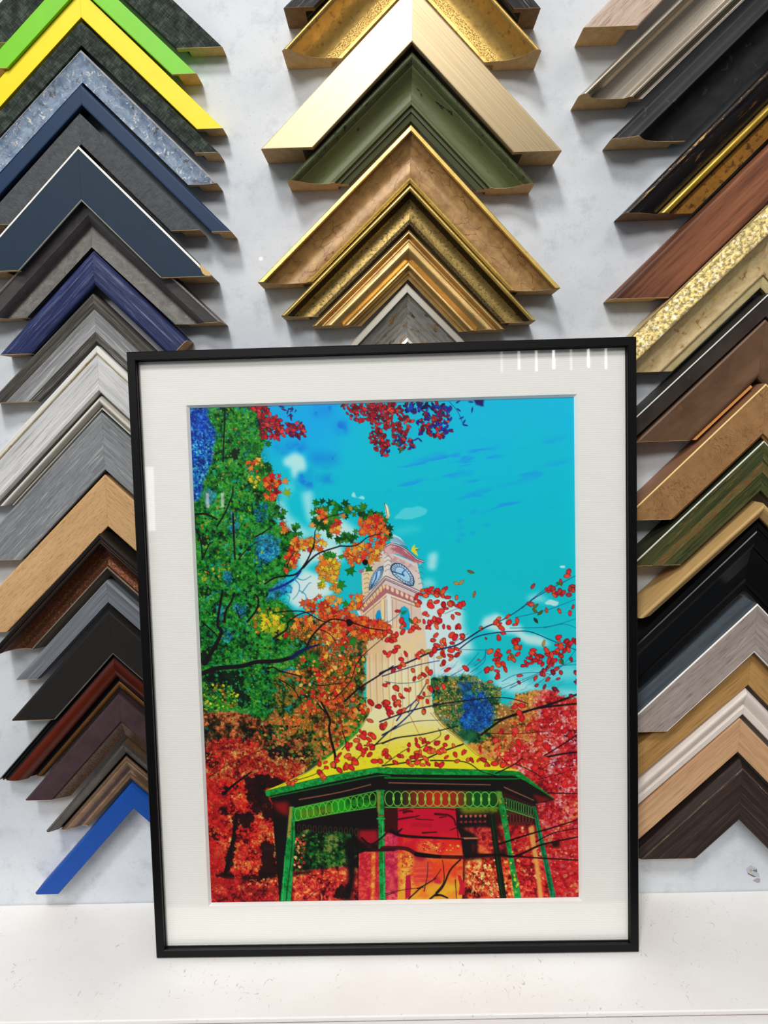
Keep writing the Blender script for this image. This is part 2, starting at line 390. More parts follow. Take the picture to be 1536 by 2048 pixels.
GL, GC, GR = 'frame corner samples in the left column', 'frame corner samples in the middle column', 'frame corner samples in the right column'
GEO = {
 'L0': (-0.2227, 0.8395, -2.7, 0.97, 0.026, None, 0.738),
 'L1': (-0.2254, 0.8011, -2.76, 0.91, 0.0143, None, 0.7167),
 'L2': (-0.2271, 0.783, -2.61, 0.05, 0.0155, None, 0.6763),
 'L3': (-0.227, 0.7588, -2.39, 0.35, 0.0144, None, 0.6568),
 'L4': (-0.2284, 0.7368, -2.6, -0.39, 0.0175, None, 0.6332),
 'L5': (-0.2289, 0.7103, -2.39, -0.66, 0.0122, None, 0.595),
 'L6': (-0.2326, 0.6898, -1.74, -0.49, 0.0177, None, 0.5976),
 'L7': (-0.2323, 0.662, -1.22, -0.94, 0.0298, None, 0.5596),
 'L8': (-0.2316, 0.626, -1.77, 0.55, 0.0282, None, 0.5244),
 'L9': (-0.2304, 0.5849, -1.2, -0.67, 0.02, 0.5037, 0.5133),
 'L10': (-0.2338, 0.5512, -2.5, -0.7, 0.0278, 0.4647, None),
 'L11': (-0.2328, 0.509, -1.47, -0.2, 0.0274, 0.3805, None),
 'L12': (-0.2329, 0.468, -1.05, 0.3, 0.0086, 0.3786, None),
 'L13': (-0.2337, 0.4548, -0.95, 0.3, 0.035, 0.3316, None),
 'L14': (-0.2355, 0.4027, -1.44, 0.3, 0.0325, 0.2679, None),
 'L15': (-0.2382, 0.3541, -0.11, 0.3, 0.0282, 0.2527, None),
 'L16': (-0.2404, 0.3117, -0.02, 0.3, 0.0154, 0.2251, None),
 'L17': (-0.2384, 0.2875, 1.3, 0.3, 0.0284, 0.19, None),
 'L18': (-0.2391, 0.2532, 1.96, 0.3, 0.0285, 0.1326, None),
 'L19': (-0.2372, 0.2108, 1.8, 0.3, 0.0285, 0.1136, None),
 'L20': (-0.2345, 0.1674, 2.11, 0.3, 0.0261, 0.0857, None),
 'L21': (-0.2319, 0.1277, 2.4, 0.3, 0.0171, 0.0233, None),
 'C0': (0.042, 0.8513, -3.93, -3.83, 0.016, 0.7567, 0.7501),
 'C1': (0.0349, 0.8234, -1.92, -2.26, 0.0314, 0.7262, 0.7195),
 'C2': (0.0327, 0.7677, -1.74, -2.22, 0.0284, 0.6538, 0.6452),
 'C3': (0.0315, 0.7236, -2.71, -1.63, 0.033, 0.6313, 0.6233),
 'C4': (0.0293, 0.669, -2.34, -2.55, 0.0299, 0.5534, 0.5419),
 'C5': (0.0276, 0.625, -2.45, -2.44, 0.0204, 0.5271, 0.5175),
 'C6': (0.026, 0.5929, -2.7, -1.64, 0.0275, 0.5191, 0.512),
 'C7': (0.0233, 0.5496, -0.55, -0.94, 0.0355, 0.4783, 0.473),
 'R0': (0.326, 0.8922, -1.15, -1.8, 0.0295, 0.7356, None),
 'R1': (0.326, 0.8352, -3.3, -1.8, 0.0353, 0.6873, None),
 'R2': (0.326, 0.7832, -2.6, -1.8, 0.0421, 0.6554, None),
 'R3': (0.326, 0.7213, -1.76, -1.8, 0.0398, 0.599, None),
 'R4': (0.326, 0.6627, -2.0, -1.8, 0.0336, 0.5338, None),
 'R5': (0.3129, 0.6037, -2.13, -1.8, 0.0457, 0.4745, None),
 'R6': (0.3117, 0.5336, -2.7, -1.8, 0.014, 0.4179, None),
 'R7': (0.3107, 0.5133, -2.03, -1.8, 0.0332, 0.4176, None),
 'R8': (0.3121, 0.4624, -1.62, -1.8, 0.031, 0.353, None),
 'R9': (0.3121, 0.4164, -1.58, -1.8, 0.03, 0.3144, None),
 'R10': (0.309, 0.3659, -2.46, -1.8, 0.0091, 0.2726, None),
 'R11': (0.309, 0.3496, -0.93, -1.8, 0.0435, 0.2015, None),
 'R12': (0.3094, 0.2807, -1.44, -1.8, 0.03, 0.1706, None),
 'R13': (0.3099, 0.238, -3.74, -1.8, 0.0229, 0.1226, None),
 'R14': (0.3066, 0.204, -2.66, -1.8, 0.0178, 0.0929, None),
 'R15': (0.3033, 0.1764, -1.89, -1.8, 0.0223, 0.0643, None),
 'R16': (0.3079, 0.137, -1.09, -1.8, 0.0396, 0.0457, None),
}
RABBET = {'L1': (0.0034, 0.0175), 'L7': (0.0089, 0.0255), 'L17': (0.0065, 0.0199), 'R12': (0.0041, 0.0245)}
def flat(d, r=0.5, o=None):
    """flat face with softly broken arrises"""
    return [(0, d-0.6), (0.018, d-0.12), (0.035, d), (0.965, d), (0.985, d-0.15), (1, d-0.7)]
s = 1
gold = metal((226, 178, 82), (110, 74, 26), 0.24, 0.40, 300)
dkgreen = weave((10, 16, 13), (40, 49, 43), (84, 94, 84))
lime = paint((120, 206, 22), 0.4, 0.02, 0.03, spec=0.3); yellow = paint((252, 226, 0), 0.4, 0.02, 0.03, spec=0.3)
navy = paint((30, 54, 84), 0.45, 0.04, 0.05, spec=0.2); navy2 = paint((38, 54, 71), 0.5, 0.03, 0.05, spec=0.15)
whedge = paint((236, 234, 226), 0.4); black = paint((16, 16, 17), 0.3, 0.1, 0.05)
silver = metal((214, 208, 196), (120, 112, 100), 0.25, 0.38, 400, 0.15)
DATA = [
 # ---------------- left column, top to bottom
 ('L0', flat(15), dkgreen, [], 'rough dark green corner sample topmost in the left column, above the lime green one', GL),
 ('L1', flat(20), lime, [], 'glossy lime green frame corner sample directly above the yellow one', GL),
 ('L2', flat(17), yellow, [], 'bright yellow glossy frame corner sample in the left column', GL),
 ('L3', [(0, 18), (0.1, 21), (0.97, 21), (1, 20)], dkgreen, [], 'rough dark green corner sample between the yellow one and the flaking pale blue one', GL),
 ('L4', [(0, 20, s), (0.06, 21.6, s), (0.16, 21, s), (0.5, 19.5, s), (1, 20, s)], rustic((92, 112, 138), (146, 163, 182), (220, 214, 206), 170, 110, 0.57, 0.5, 0.8, (92, 82, 78)),
   [('outer_edge', 0.0, 0.07, rustic((196, 194, 190), (150, 150, 154), (120, 104, 86), 300, 60))], 'pale blue distressed frame corner sample with flaked white patches', GL),
 ('L5', [(0, 22.5, s), (0.06, 24.6, s), (0.14, 25, s), (0.9, 25), (0.97, 24.6), (1, 24)], navy, [], 'narrow smooth navy blue corner sample below the flaking pale blue one', GL),
 ('L6', flat(22), rustic((66, 68, 71), (80, 82, 85), (98, 99, 101), 160, 160, 0.66, 0.5, 0.9), [], 'leathery charcoal grey corner sample between the two navy ones', GL),
 ('L7', flat(30), navy2, [('outer_edge', 0.0, 0.05, whedge), ('inner_edge', 0.972, 1.0, paint((168, 164, 152), 0.4))], 'wide matt navy corner sample with white outer edge line and chipped right end', GL),
 ('L8', [(0, 24), (0.03, 25), (0.07, 24), (0.36, 22, s), (0.46, 19, s), (0.55, 15.5, s), (0.66, 15, s), (1, 18.5, s)], rustic((70, 67, 67), (86, 82, 82), (100, 96, 94), 120, 50, 0.64, 0.42, 0.2),
   [('inner_slope', 0.56, 1.0, rustic((92, 90, 86), (120, 117, 111), (146, 142, 134), 160, 120, 0.6, 0.5, 0.3)), ('outer_edge', 0.02, 0.06, silver)], 'brownish charcoal scooped corner sample between wide navy one and deep blue grained one', GL),
 ('L9', [(0, 19, s), (0.12, 21.5, s), (0.5, 22.4, s), (0.9, 21.5, s), (1, 19, s)], wood((20, 27, 64), (50, 60, 108), 420, 14, 0.45, 1.0, 0.6, (104, 112, 146), 0.25), [], 'deep blue wood grain corner sample with its right arm cut short and square', GL),
 ('L10', [(0, 18.5, s), (0.06, 20.5, s), (0.3, 18), (0.32, 17.4, s), (0.55, 16, s), (0.8, 17, s), (0.82, 17.6), (1, 16)], wood((52, 49, 46), (112, 107, 100), 460, 10, 0.6, 0.9, 0.8, (156, 152, 146), 0.2),
   [('centre_panel', 0.33, 0.8, wood((116, 116, 116), (156, 157, 158), 480, 16, 0.6, 0.7, 0.4, (182, 182, 182), 0.3))], 'weathered grey wood corner sample with a paler grey centre channel', GL),
 ('L11', [(0, 20.5, s), (0.05, 22.3, s), (0.16, 22.4), (0.19, 21.6), (0.84, 21.6), (0.87, 22.4), (0.96, 22.4), (1, 21)], wood((186, 186, 188), (222, 221, 219), 230, 9, 0.6, 0.8, 0.35, (160, 154, 148), 0.4),
   [('gilt_rub_line', 0.145, 0.19, rustic((206, 198, 180), (190, 170, 124), (170, 140, 80), 400, 60, 0.55)), ('outer_lip', 0.0, 0.14, wood((214, 212, 204), (236, 234, 226), 230, 9, 0.5, 0.4, 0.2))], 'white distressed driftwood corner sample with thin gold rubbed line', GL),
 ('L12', [(0, 19, s), (0.12, 23, s), (0.32, 24, s), (0.55, 22, s), (0.64, 18.5), (0.68, 17.5), (0.82, 17.5), (0.85, 19, s), (0.93, 19.8, s), (1, 18.6, s)], wood((200, 194, 182), (228, 223, 212), 160, 8, 0.4, 0.3, 0.25, None, 0.5),
   [('groove', 0.65, 0.82, wood((140, 136, 128), (170, 164, 154), 200, 8, 0.5, 0.3))], 'slim cream rounded bead corner sample between white driftwood and broad grey one', GL),
 ('L13', flat(20), wood((112, 115, 117), (146, 149, 151), 520, 22, 0.55, 0.7, 0.5, (170, 172, 173), 0.3), [], 'broad plain mid grey linear grain corner sample above the light oak one', GL),
 ('L14', flat(18), wood((196, 152, 102), (214, 174, 124), 300, 26, 0.5, 0.5, 0.5, None, 0.35), [], 'broad light oak corner sample in the left column', GL),
 ('L15', [(0, 31.4), (0.03, 32), (0.10, 32), (0.12, 30.4), (0.15, 30.4), (0.17, 31.4, s), (0.2, 31.6, s), (0.23, 30, s), (0.24, 27), (0.3, 23.5, s), (0.42, 18.6, s), (0.58, 17, s), (0.74, 19, s), (0.77, 20.6), (0.8, 20.6), (0.82, 19.6), (1, 14)],
   metal((104, 62, 40), (60, 34, 22), 0.40, 0.46, 700, 0.5, light=(176, 112, 70)),
   [('black_lip', 0.0, 0.235, paint((28, 25, 23), 0.35)), ('copper_line', 0.115, 0.15, metal((150, 100, 66), None, 0.3)), ('inner_lip', 0.8, 1.0, metal((92, 82, 70), None, 0.42)), ('outer_side', 0, 0, paint((34, 31, 28), 0.35)), ('pale_arris', 0.765, 0.80, metal((176, 158, 138), None, 0.35))],
   'copper bronze scooped corner sample with raised black outer edge', GL),
 ('L16', [(0, 17), (0.04, 19.6), (0.08, 20), (0.9, 19), (0.93, 18), (1, 16.5)], wood((96, 101, 108), (126, 131, 138), 500, 6, 0.38, 0.2, 0.4, (142, 146, 152), 0.4), [('outer_edge', 0.0, 0.05, paint((150, 154, 158), 0.4))], 'narrow blue grey brushed corner sample under the copper bronze one', GL),
 ('L17', [(0, 23), (0.03, 24.6), (0.06, 25), (0.95, 24), (1, 23)], paint((36, 34, 32), 0.55, 0.05, 0.1, spec=0.15), [('inner_edge', 0.965, 1.0, metal((130, 124, 116), None, 0.4))], 'wide plain matt black corner sample above the mahogany red one', GL),
 ('L18', [(0, 15, s), (0.035, 17.5, s), (0.07, 16, s), (0.09, 16, s), (0.125, 18.5, s), (0.16, 17, s), (0.18, 17, s), (0.22, 19.2, s), (0.26, 19.4, s), (0.4, 20.4, s), (0.55, 19.4, s), (0.69, 16, s), (0.7, 13, s), (0.78, 10.6, s), (0.83, 10.6, s), (0.84, 12, s), (0.93, 12.5, s), (1, 11, s)],
   paint((28, 26, 26), 0.25, 0.1, 0.05, coat=0.3),
   [('mahogany_ogee', 0.25, 0.69, wood((44, 11, 5), (94, 31, 14), 130, 9, 0.3, 0.1, 0.5, None, 0.6)), ('bronze_lip', 0.84, 1.0, metal((112, 74, 36), None, 0.4))], 'mahogany red and ridged black corner sample with thin bronze inner lip', GL),
 ('L19', [(0, 18.5), (0.03, 19.8), (0.06, 20), (0.62, 20), (0.66, 18.6), (1, 13)], rustic((60, 44, 48), (72, 54, 58), (88, 68, 70), 60, 60, 0.66, 0.42, 0.1),
   [('speckled_slope', 0.67, 1.0, metal((128, 108, 94), (66, 54, 48), 0.42, 0.50, 900, 0.5))], 'dark plum brown corner sample with speckled pewter inner slope', GL),
 ('L20', [(0, 21.5), (0.05, 24), (0.09, 24.2), (0.29, 19.5), (0.31, 17, s), (0.36, 17, s), (0.38, 20.4, s), (0.48, 21, s), (0.62, 18.5, s), (0.8, 14.6, s), (0.93, 14, s), (1, 15.5, s)], metal((150, 120, 94), (120, 94, 72), 0.30, 0.42, 700, 0.1),
   [('pewter_band', 0.0, 0.29, metal((112, 106, 98), None, 0.35)), ('black_groove', 0.295, 0.37, black)], 'pewter and bronze scooped corner sample with black groove, above the bright blue one', GL),
 ('L21', [(0, 17.6), (0.1, 19.9), (0.13, 20), (0.97, 20), (1, 19)], paint((22, 74, 158), 0.45, 0.03, 0.05), [], 'plain bright blue corner sample, lowest in the left column', GL),
 # ---------------- middle column
 ('C0', flat(31), wood((22, 21, 21), (48, 46, 45), 420, 10, 0.5, 0.9, 0.5, (170, 166, 160), 0.4), [], 'black streaked wood corner sample half cut off above the gold scooped one', GC, RAWD),
 ('C1', [(0, 30.6, s), (0.035, 32.6, s), (0.08, 33, s), (0.14, 31.6, s), (0.2, 28.5, s), (0.34, 22.5, s), (0.55, 17.8, s), (0.8, 15.8, s), (1, 15.4, s)], metal((206, 168, 92), (150, 112, 50), 0.34, 0.42, 200, 0.3),
   [('pitted_band', 0.70, 0.92, metal((222, 186, 106), (118, 84, 30), 0.30, 0.52, 900, 1.0))], 'deep antique gold scooped corner sample, upper middle column', GC),
 ('C2', flat(34), brushed((206, 184, 146), 0.43, 0.9), [], 'wide flat brushed champagne gold corner sample with bright left arm', GC),
 ('C3', [(0, 27, s), (0.05, 28.8, s), (0.10, 28.4, s), (0.14, 27, s), (0.18, 25.4), (0.2, 25, s), (0.36, 19.4, s), (0.52, 17.2, s), (0.68, 17.6, s), (0.695, 18.4), (0.72, 19.6, s), (0.77, 19.4, s), (0.79, 16.5), (0.86, 16.5), (0.87, 15), (1, 14)],
   rustic((84, 91, 56), (98, 105, 68), (34, 36, 28), 170, 22, 0.63, 0.4, 0.3), [('dark_rubbed_bead', 0.0, 0.17, rustic((66, 73, 45), (82, 89, 58), (30, 32, 26), 200, 60, 0.58, 0.4, 0.5)), ('step', 0.79, 1.0, paint((70, 77, 46), 0.45))], 'olive green scooped corner sample with dark rubbed marks', GC),
 ('C4', [(0, 30.6), (0.02, 31.6), (0.10, 32), (0.12, 30.8), (0.125, 28.5), (0.3, 23.5, s), (0.5, 21.2, s), (0.75, 22.4, s), (0.9, 25, s), (0.91, 26.4), (0.95, 27, s), (1, 26, s)],
   crackle((136, 98, 54), (192, 152, 96), (104, 46, 22), 60, 0.03, 0.42, 0.12, 2.2, 0.9), [('gilt_edge', 0.0, 0.12, metal((222, 190, 104), (160, 122, 52), 0.36, 0.38, 300, 0.08)), ('gilt_bead', 0.91, 1.0, metal((240, 204, 110), None, 0.2))], 'tan crackled corner sample with bright gilt outer edge, centre of middle column', GC),
 ('C5', [(0, 28, s), (0.05, 30, s), (0.11, 30, s), (0.15, 28.6, s), (0.17, 27, s), (0.3, 22.6, s), (0.5, 20, s), (0.75, 20, s), (1, 22, s)], metal((150, 126, 70), (48, 40, 22), 0.40, 0.44, 420, 0.7),
   [('gilt_lip', 0.0, 0.15, metal((240, 206, 116), None, 0.22)), ('blackened_band', 0.17, 0.3, metal((84, 70, 38), (26, 22, 14), 0.5, 0.52, 800, 1.0)), ('blackened_band', 0.86, 1.0, metal((96, 82, 46), (26, 22, 14), 0.5, 0.50, 800, 1.0))], 'dull antique gold scooped corner sample with blackened speckled edges', GC),
 ('C6', [(0, 22, s), (0.05, 25.4, s), (0.11, 25.6, s), (0.15, 23.2, s), (0.17, 21, s), (0.22, 21, s), (0.24, 23), (0.28, 24.6, s), (0.4, 25.6, s), (0.52, 23, s), (0.63, 19, s), (0.65, 19.5), (0.68, 22, s), (0.74, 22.4, s), (0.79, 20, s), (0.8, 17.6), (0.88, 17), (0.89, 15.4), (0.94, 16.5), (1, 16)],
   metal((212, 176, 112), (150, 104, 54), 0.30, 0.34, 120, 0.05), [], 'bright gold corner sample with stepped rounded beads', GC),
 ('C7', [(0, 28), (0.02, 28.8), (0.13, 28.6), (0.15, 26), (0.45, 20.5, s), (0.65, 18.6, s), (0.82, 19, s), (0.84, 21), (0.9, 21.5, s), (1, 19, s)], rustic((104, 104, 102), (150, 146, 136), (128, 98, 58), 260, 40, 0.55, 0.35, 0.3, (62, 64, 68)),
   [('silver_edge', 0.0, 0.14, brushed((222, 214, 200), 0.35, 0.3)), ('silver_bead', 0.84, 1.0, brushed((222, 214, 200), 0.35, 0.3))], 'grey rust patina corner sample with silver edge behind the framed picture', GC),
 # ---------------- right column
 ('R0', flat(30), wood((190, 166, 146), (216, 196, 178), 300, 16, 0.6, 0.5, 0.5, (160, 130, 112), 0.3), [], 'pale pinkish wood corner sample at the top of the right column', GR),
 ('R1', [(0, 26, s), (0.03, 29.6, s), (0.08, 31, s), (0.135, 30, s), (0.16, 27, s), (0.19, 24.6, s), (0.27, 21.6, s), (0.45, 19.8, s), (0.68, 19.6, s), (0.72, 20.2, s), (0.78, 22.6, s), (0.84, 22.6, s), (0.87, 21), (0.88, 18.4, s), (0.94, 17, s), (1, 17.6, s)],
   brushed((196, 184, 166), 0.27, 0.5, 0.10, 380), [], 'champagne silver fluted corner sample above the black scooped one', GR),
 ('R2', [(0, 24, s), (0.05, 26, s), (0.12, 26.4, s), (0.2, 27, s), (0.3, 29.6, s), (0.34, 29.6, s), (0.38, 26, s), (0.46, 20.4, s), (0.6, 17, s), (0.8, 15.6, s), (1, 15.2, s)], rustic((22, 22, 24), (36, 36, 39), (58, 58, 62), 70, 40, 0.62, 0.5, 0.1), [], 'matt black deep scooped corner sample in the upper right', GR),
 ('R3', [(0, 23, s), (0.03, 25.4, s), (0.08, 26, s), (0.13, 25.4, s), (0.25, 24.6, s), (0.4, 21.6, s), (0.5, 18.6, s), (0.51, 19.4), (0.54, 22.4, s), (0.58, 23.2, s), (0.64, 22, s), (0.66, 19.6), (0.7, 18.6), (0.73, 18), (1, 18)], rustic((18, 18, 22), (30, 26, 24), (104, 72, 36), 260, 12, 0.60, 0.22, 0.3, (14, 15, 20)),
   [('gold_bead', 0.515, 0.66, metal((232, 190, 84), (140, 100, 36), 0.24, 0.34, 400, 0.15, streak=True)), ('amber_inner', 0.70, 1.0, metal((170, 116, 44), (62, 26, 12), 0.35, 0.46, 180, 0.4)), ('rubbed_bead', 0.03, 0.075, rustic((24, 24, 28), (60, 44, 30), (196, 150, 84), 300, 30, 0.54, 0.3))], 'black and gold streaked corner sample with shiny gold bead and amber inner band', GR, RAWD),
 ('R4', [(0, 15.5), (0.06, 19.6), (0.09, 20), (0.97, 20), (1, 19)], wood((70, 38, 25), (150, 94, 64), 110, 6, 0.5, 0.1, 0.5, None, 0.55, lo=0.42, hi=0.57), [], 'walnut brown wide flat corner sample in the right column', GR),
 ('R5', [(0, 22), (0.02, 24), (0.33, 28.6), (0.36, 28.4), (0.38, 27), (0.5, 22, s), (0.66, 19.4, s), (0.8, 20, s), (0.82, 21, s), (0.85, 20.6, s), (0.86, 18.6), (0.97, 18), (1, 17)], rustic((170, 146, 100), (200, 178, 134), (206, 164, 84), 160, 80, 0.60, 0.4, 0.3, (140, 106, 56)),
   [('gold_leaf_facet', 0.0, 0.355, metal((206, 182, 116), (128, 116, 82), 0.55, 0.52, 330, 0.7, light=(222, 218, 206))), ('pale_lip', 0.86, 1.0, rustic((188, 170, 118), (206, 190, 144), (176, 146, 88), 160, 80, 0.62))], 'mottled gold leaf corner sample with cream speckled scoop, behind frame top right', GR),
 ('R6', [(0, 29.2), (0.03, 30), (0.10, 30), (0.12, 29.6), (0.94, 27), (1, 25)], rustic((56, 48, 44), (70, 62, 56), (84, 76, 70), 60, 30, 0.66, 0.42, 0.1), [('silver_line', 0.01, 0.06, paint((226, 226, 218), 0.3, 0.02, 0.02, spec=0.5)), ('outer_side', 0, 0, paint((52, 49, 47), 0.45))], 'slim dark brown corner sample with a bright silver edge line', GR),
 ('R7', [(0, 27), (0.04, 28, s), (0.3, 25.6, s), (0.6, 23, s), (0.9, 22.6, s), (0.96, 21.5), (1, 20)], rustic((92, 68, 50), (118, 90, 68), (124, 86, 54), 40, 14, 0.60, 0.42, 0.05), [], 'bronze brown wide corner sample with bare wood strip along its inner edge', GR),
 ('R8', [(0, 28.4), (0.03, 29), (0.06, 29), (0.93, 29), (0.95, 27), (1, 26)], crackle((150, 108, 66), (176, 132, 84), (84, 54, 30), 210, 0.05, 0.45, 0.15, 0.5, 0.7), [('gold_line', 0.005, 0.038, paint((226, 196, 120), 0.4)), ('outer_side', 0, 0, paint((146, 104, 74), 0.5)), ('inner_edge', 0.95, 1.0, wood((140, 96, 56), (160, 112, 66), 200, 8))], 'tan fine crackle corner sample with thin gold edge, right column', GR),
 ('R9', [(0, 28.2), (0.03, 29), (0.06, 29), (0.95, 29), (0.98, 28.6), (1, 27)], rustic((40, 48, 24), (84, 86, 50), (140, 106, 52), 330, 11, 0.60, 0.35, 0.5, (34, 44, 22)), [('silver_line', 0.005, 0.035, paint((206, 206, 194), 0.4)), ('rust_streak', 0.42, 0.62, rustic((76, 78, 44), (118, 98, 52), (128, 70, 34), 330, 60, 0.54, 0.4, 0.8)), ('outer_side', 0, 0, rustic((34, 42, 26), (58, 60, 36), (96, 74, 36), 260, 14, 0.62))], 'green rustic corner sample with rusty flecks and silver edge line', GR),
 ('R10', [(0, 37, s), (0.08, 39.4, s), (0.25, 40, s), (0.45, 39, s), (1, 33, s)], wood((186, 148, 92), (206, 170, 112), 260, 8, 0.45, 0.3, 0.35, None, 0.5), [], 'deep narrow light oak corner sample below the green rustic one', GR),
 ('R11', [(0, 30), (0.08, 30), (0.1, 28.4), (0.13, 28.4), (0.15, 29, s), (0.3, 27, s), (0.36, 25), (0.38, 22.6), (0.6, 16.6, s), (0.84, 13.4, s), (0.86, 15.4), (0.93, 15.4), (0.94, 13.4), (1, 13.4)], paint((10, 10, 12), 0.33, 0.1, 0.03, spec=0.35), [], 'wide glossy black stepped scoop corner sample in the right column', GR),
 ('R12', flat(33), wood((140, 126, 120), (168, 154, 147), 260, 13, 0.5, 0.3, 0.6, (182, 170, 164), 0.4), [('outer_edge', 0.0, 0.035, whedge), ('inner_edge', 0.972, 1.0, whedge), ('outer_side', 0, 0, wood((70, 80, 88), (104, 113, 120), 240, 8, 0.45, 0.3))], 'taupe grey wood corner sample with white edge lines and slate blue side', GR),
 ('R13', flat(24), wood((164, 122, 68), (194, 152, 94), 330, 10, 0.5, 0.3, 0.6, None, 0.45), [], 'golden oak corner sample between the taupe one and the cream one', GR),
 ('R14', [(0, 22, s), (0.08, 25, s), (0.2, 26, s), (0.4, 24, s), (0.6, 20.6, s), (0.64, 20), (0.67, 22), (0.72, 22.4, s), (0.96, 21.6, s), (1, 20.6, s)], paint((226, 214, 204), 0.4, 0.03, 0.03, spec=0.4), [], 'cream white beaded corner sample in the lower right', GR),
 ('R15', flat(22), wood((184, 140, 102), (216, 176, 132), 280, 9, 0.5, 0.2, 0.4, (192, 136, 104), 0.4), [], 'light rosy oak corner sample between the cream one and the dark brown one', GR),
 ('R16', [(0, 14), (0.13, 19.6), (0.15, 20), (0.97, 20), (1, 19)], wood((38, 29, 27), (60, 48, 44), 330, 12, 0.55, 0.3, 0.4, (74, 60, 54), 0.35, spec=0.15), [('scuffed_arris', 0.128, 0.152, rustic((60, 48, 42), (96, 78, 62), (150, 122, 94), 300, 20, 0.56))], 'dark wenge brown wide corner sample, lowest in the right column', GR),
]
ROOTS = {}
for row in DATA:
    key, prof, mat, bands, label, group = row[:6]
    ROOTS[key] = corner_sample(key, GEO[key], prof, mat, bands, label, group, row[6] if len(row) > 6 else None, square_r=0.103 if key == 'L9' else None)
def arm_line(key, side):
    ax, az, rl, rr, w = GEO[key][:5]
    th = math.radians((225+rl) if side < 0 else (-45+rr)); d = (math.cos(th), math.sin(th))
    return (ax, az), d, ((-d[1], d[0]) if side < 0 else (d[1], -d[0])), w
# bare wood strip left showing along the inner edge of the bronze brown sample
_A, _d, _n, _w = arm_line('R7', -1)
_arm = [c for c in ROOTS['R7'].children][0]
solid([(_w+0.0003, 0.015), (_w+0.0003, 0.0205), (_w+0.0023, 0.0205), (_w+0.0023, 0.015)], (_A[0], 0, _A[1]), _A, _d, _n,
      lambda u: 0.0405, lambda u: (GEO['R7'][5]-_A[1]-_n[1]*u)/_d[1], 'bare_wood_strip', wood((206, 138, 72), (228, 166, 98), 300, 12, 0.6, 0.1, 0.2), _arm)
# chip at the right end of the wide navy sample
_arm = [c for c in ROOTS['L7'].children if c.name.startswith('moulding_arm')][1]
_c = blob([(-0.1426, 0.569), (-0.1403, 0.5679), (-0.1376, 0.5648), (-0.1347, 0.5628), (-0.1329, 0.5606), (-0.1342, 0.5598), (-0.1379, 0.56), (-0.1399, 0.5616), (-0.141, 0.5643)], -0.0301, wood((206, 168, 104), (228, 196, 140), 400, 300, 0.7), 'chipped_bare_wood', _arm, 0.0003); _c['label'] = 'chip showing bare wood'
_c.matrix_parent_inverse = Matrix.Translation(ROOTS['L7'].location).inverted()

# ------------------------------------------------------------------ framed picture leaning on the wall
LEAN, FYAW, FB = 0.0564198, -0.0072336, 0.076656
FW, FH, FT = 0.400, 0.500, 0.017
frame = tag(empty('framed_picture', (0, 0, 0)), 'black framed picture of a clock tower and autumn leaves leaning on the wall', 'framed picture')
_ax = Vector((math.cos(FYAW), math.sin(FYAW), 0)); _nn = Vector((-math.sin(FYAW), math.cos(FYAW), 0))
_up = Vector((0, 0, math.cos(LEAN)))+_nn*math.sin(LEAN); _bk = _up.cross(_ax)
if _bk.y < 0: _bk = -_bk
frame.matrix_world = Matrix(((_ax.x, _bk.x, _up.x, 0.0), (_ax.y, _bk.y, _up.y, -FB), (_ax.z, _bk.z, _up.z, FT*math.sin(LEAN)+0.0001), (0, 0, 0, 1)))
rail_mat = NT('black_lacquer'); _g = rail_mat.noise(8, 700, 3)
rail_mat.bump(_g, 0.05, 0.0002); rail_mat = rail_mat.fin(lin((7, 7, 8)), 0.42, spec=0.18)
RWD, GY = 0.0070, 0.0048                                   # face width, depth of the glass behind the face
def rail(name, horizontal, side):
    # profile across: u from outside to inside, y from the face to the back
    prof = [(0.0, FT), (0.0, 0.0006), (0.0006, 0.0), (RWD-0.0006, 0.0), (RWD, 0.0006), (RWD, GY-0.0010), (RWD+0.0005, GY-0.0010), (RWD+0.0005, GY-0.0002), (RWD-0.0008, GY-0.0002), (RWD-0.0008, FT)]
    L = FW if horizontal else FH
    vs, n = [], len(prof)
    for e in (0, 1):
        for u, y in prof:
            t = u if e == 0 else L-u
            if horizontal: vs.append((-FW/2+t, y, u if side < 0 else FH-u))
            else: vs.append(((-FW/2+u) if side < 0 else (FW/2-u), y, t))
    fs = [(i, (i+1) % n, n+(i+1) % n, n+i) for i in range(n)]+[tuple(range(n))[::-1], tuple(range(n, 2*n))]
    me = bpy.data.meshes.new('m'); me.from_pydata(vs, [], fs)
    bm = bmesh.new(); bm.from_mesh(me); bmesh.ops.recalc_face_normals(bm, faces=bm.faces[:])
    uv = bm.loops.layers.uv.new('UVMap')
    for f in bm.faces:
        for lp in f.loops:
            c = lp.vert.co; lp[uv].uv = (c.x, c.z+c.y) if horizontal else (c.z, c.x+c.y)
    bm.to_mesh(me); bm.free()
    return link(name, me, rail_mat, frame)
rail('frame_rail', True, 1); rail('frame_rail', True, -1); rail('frame_rail', False, -1); rail('frame_rail', False, 1)

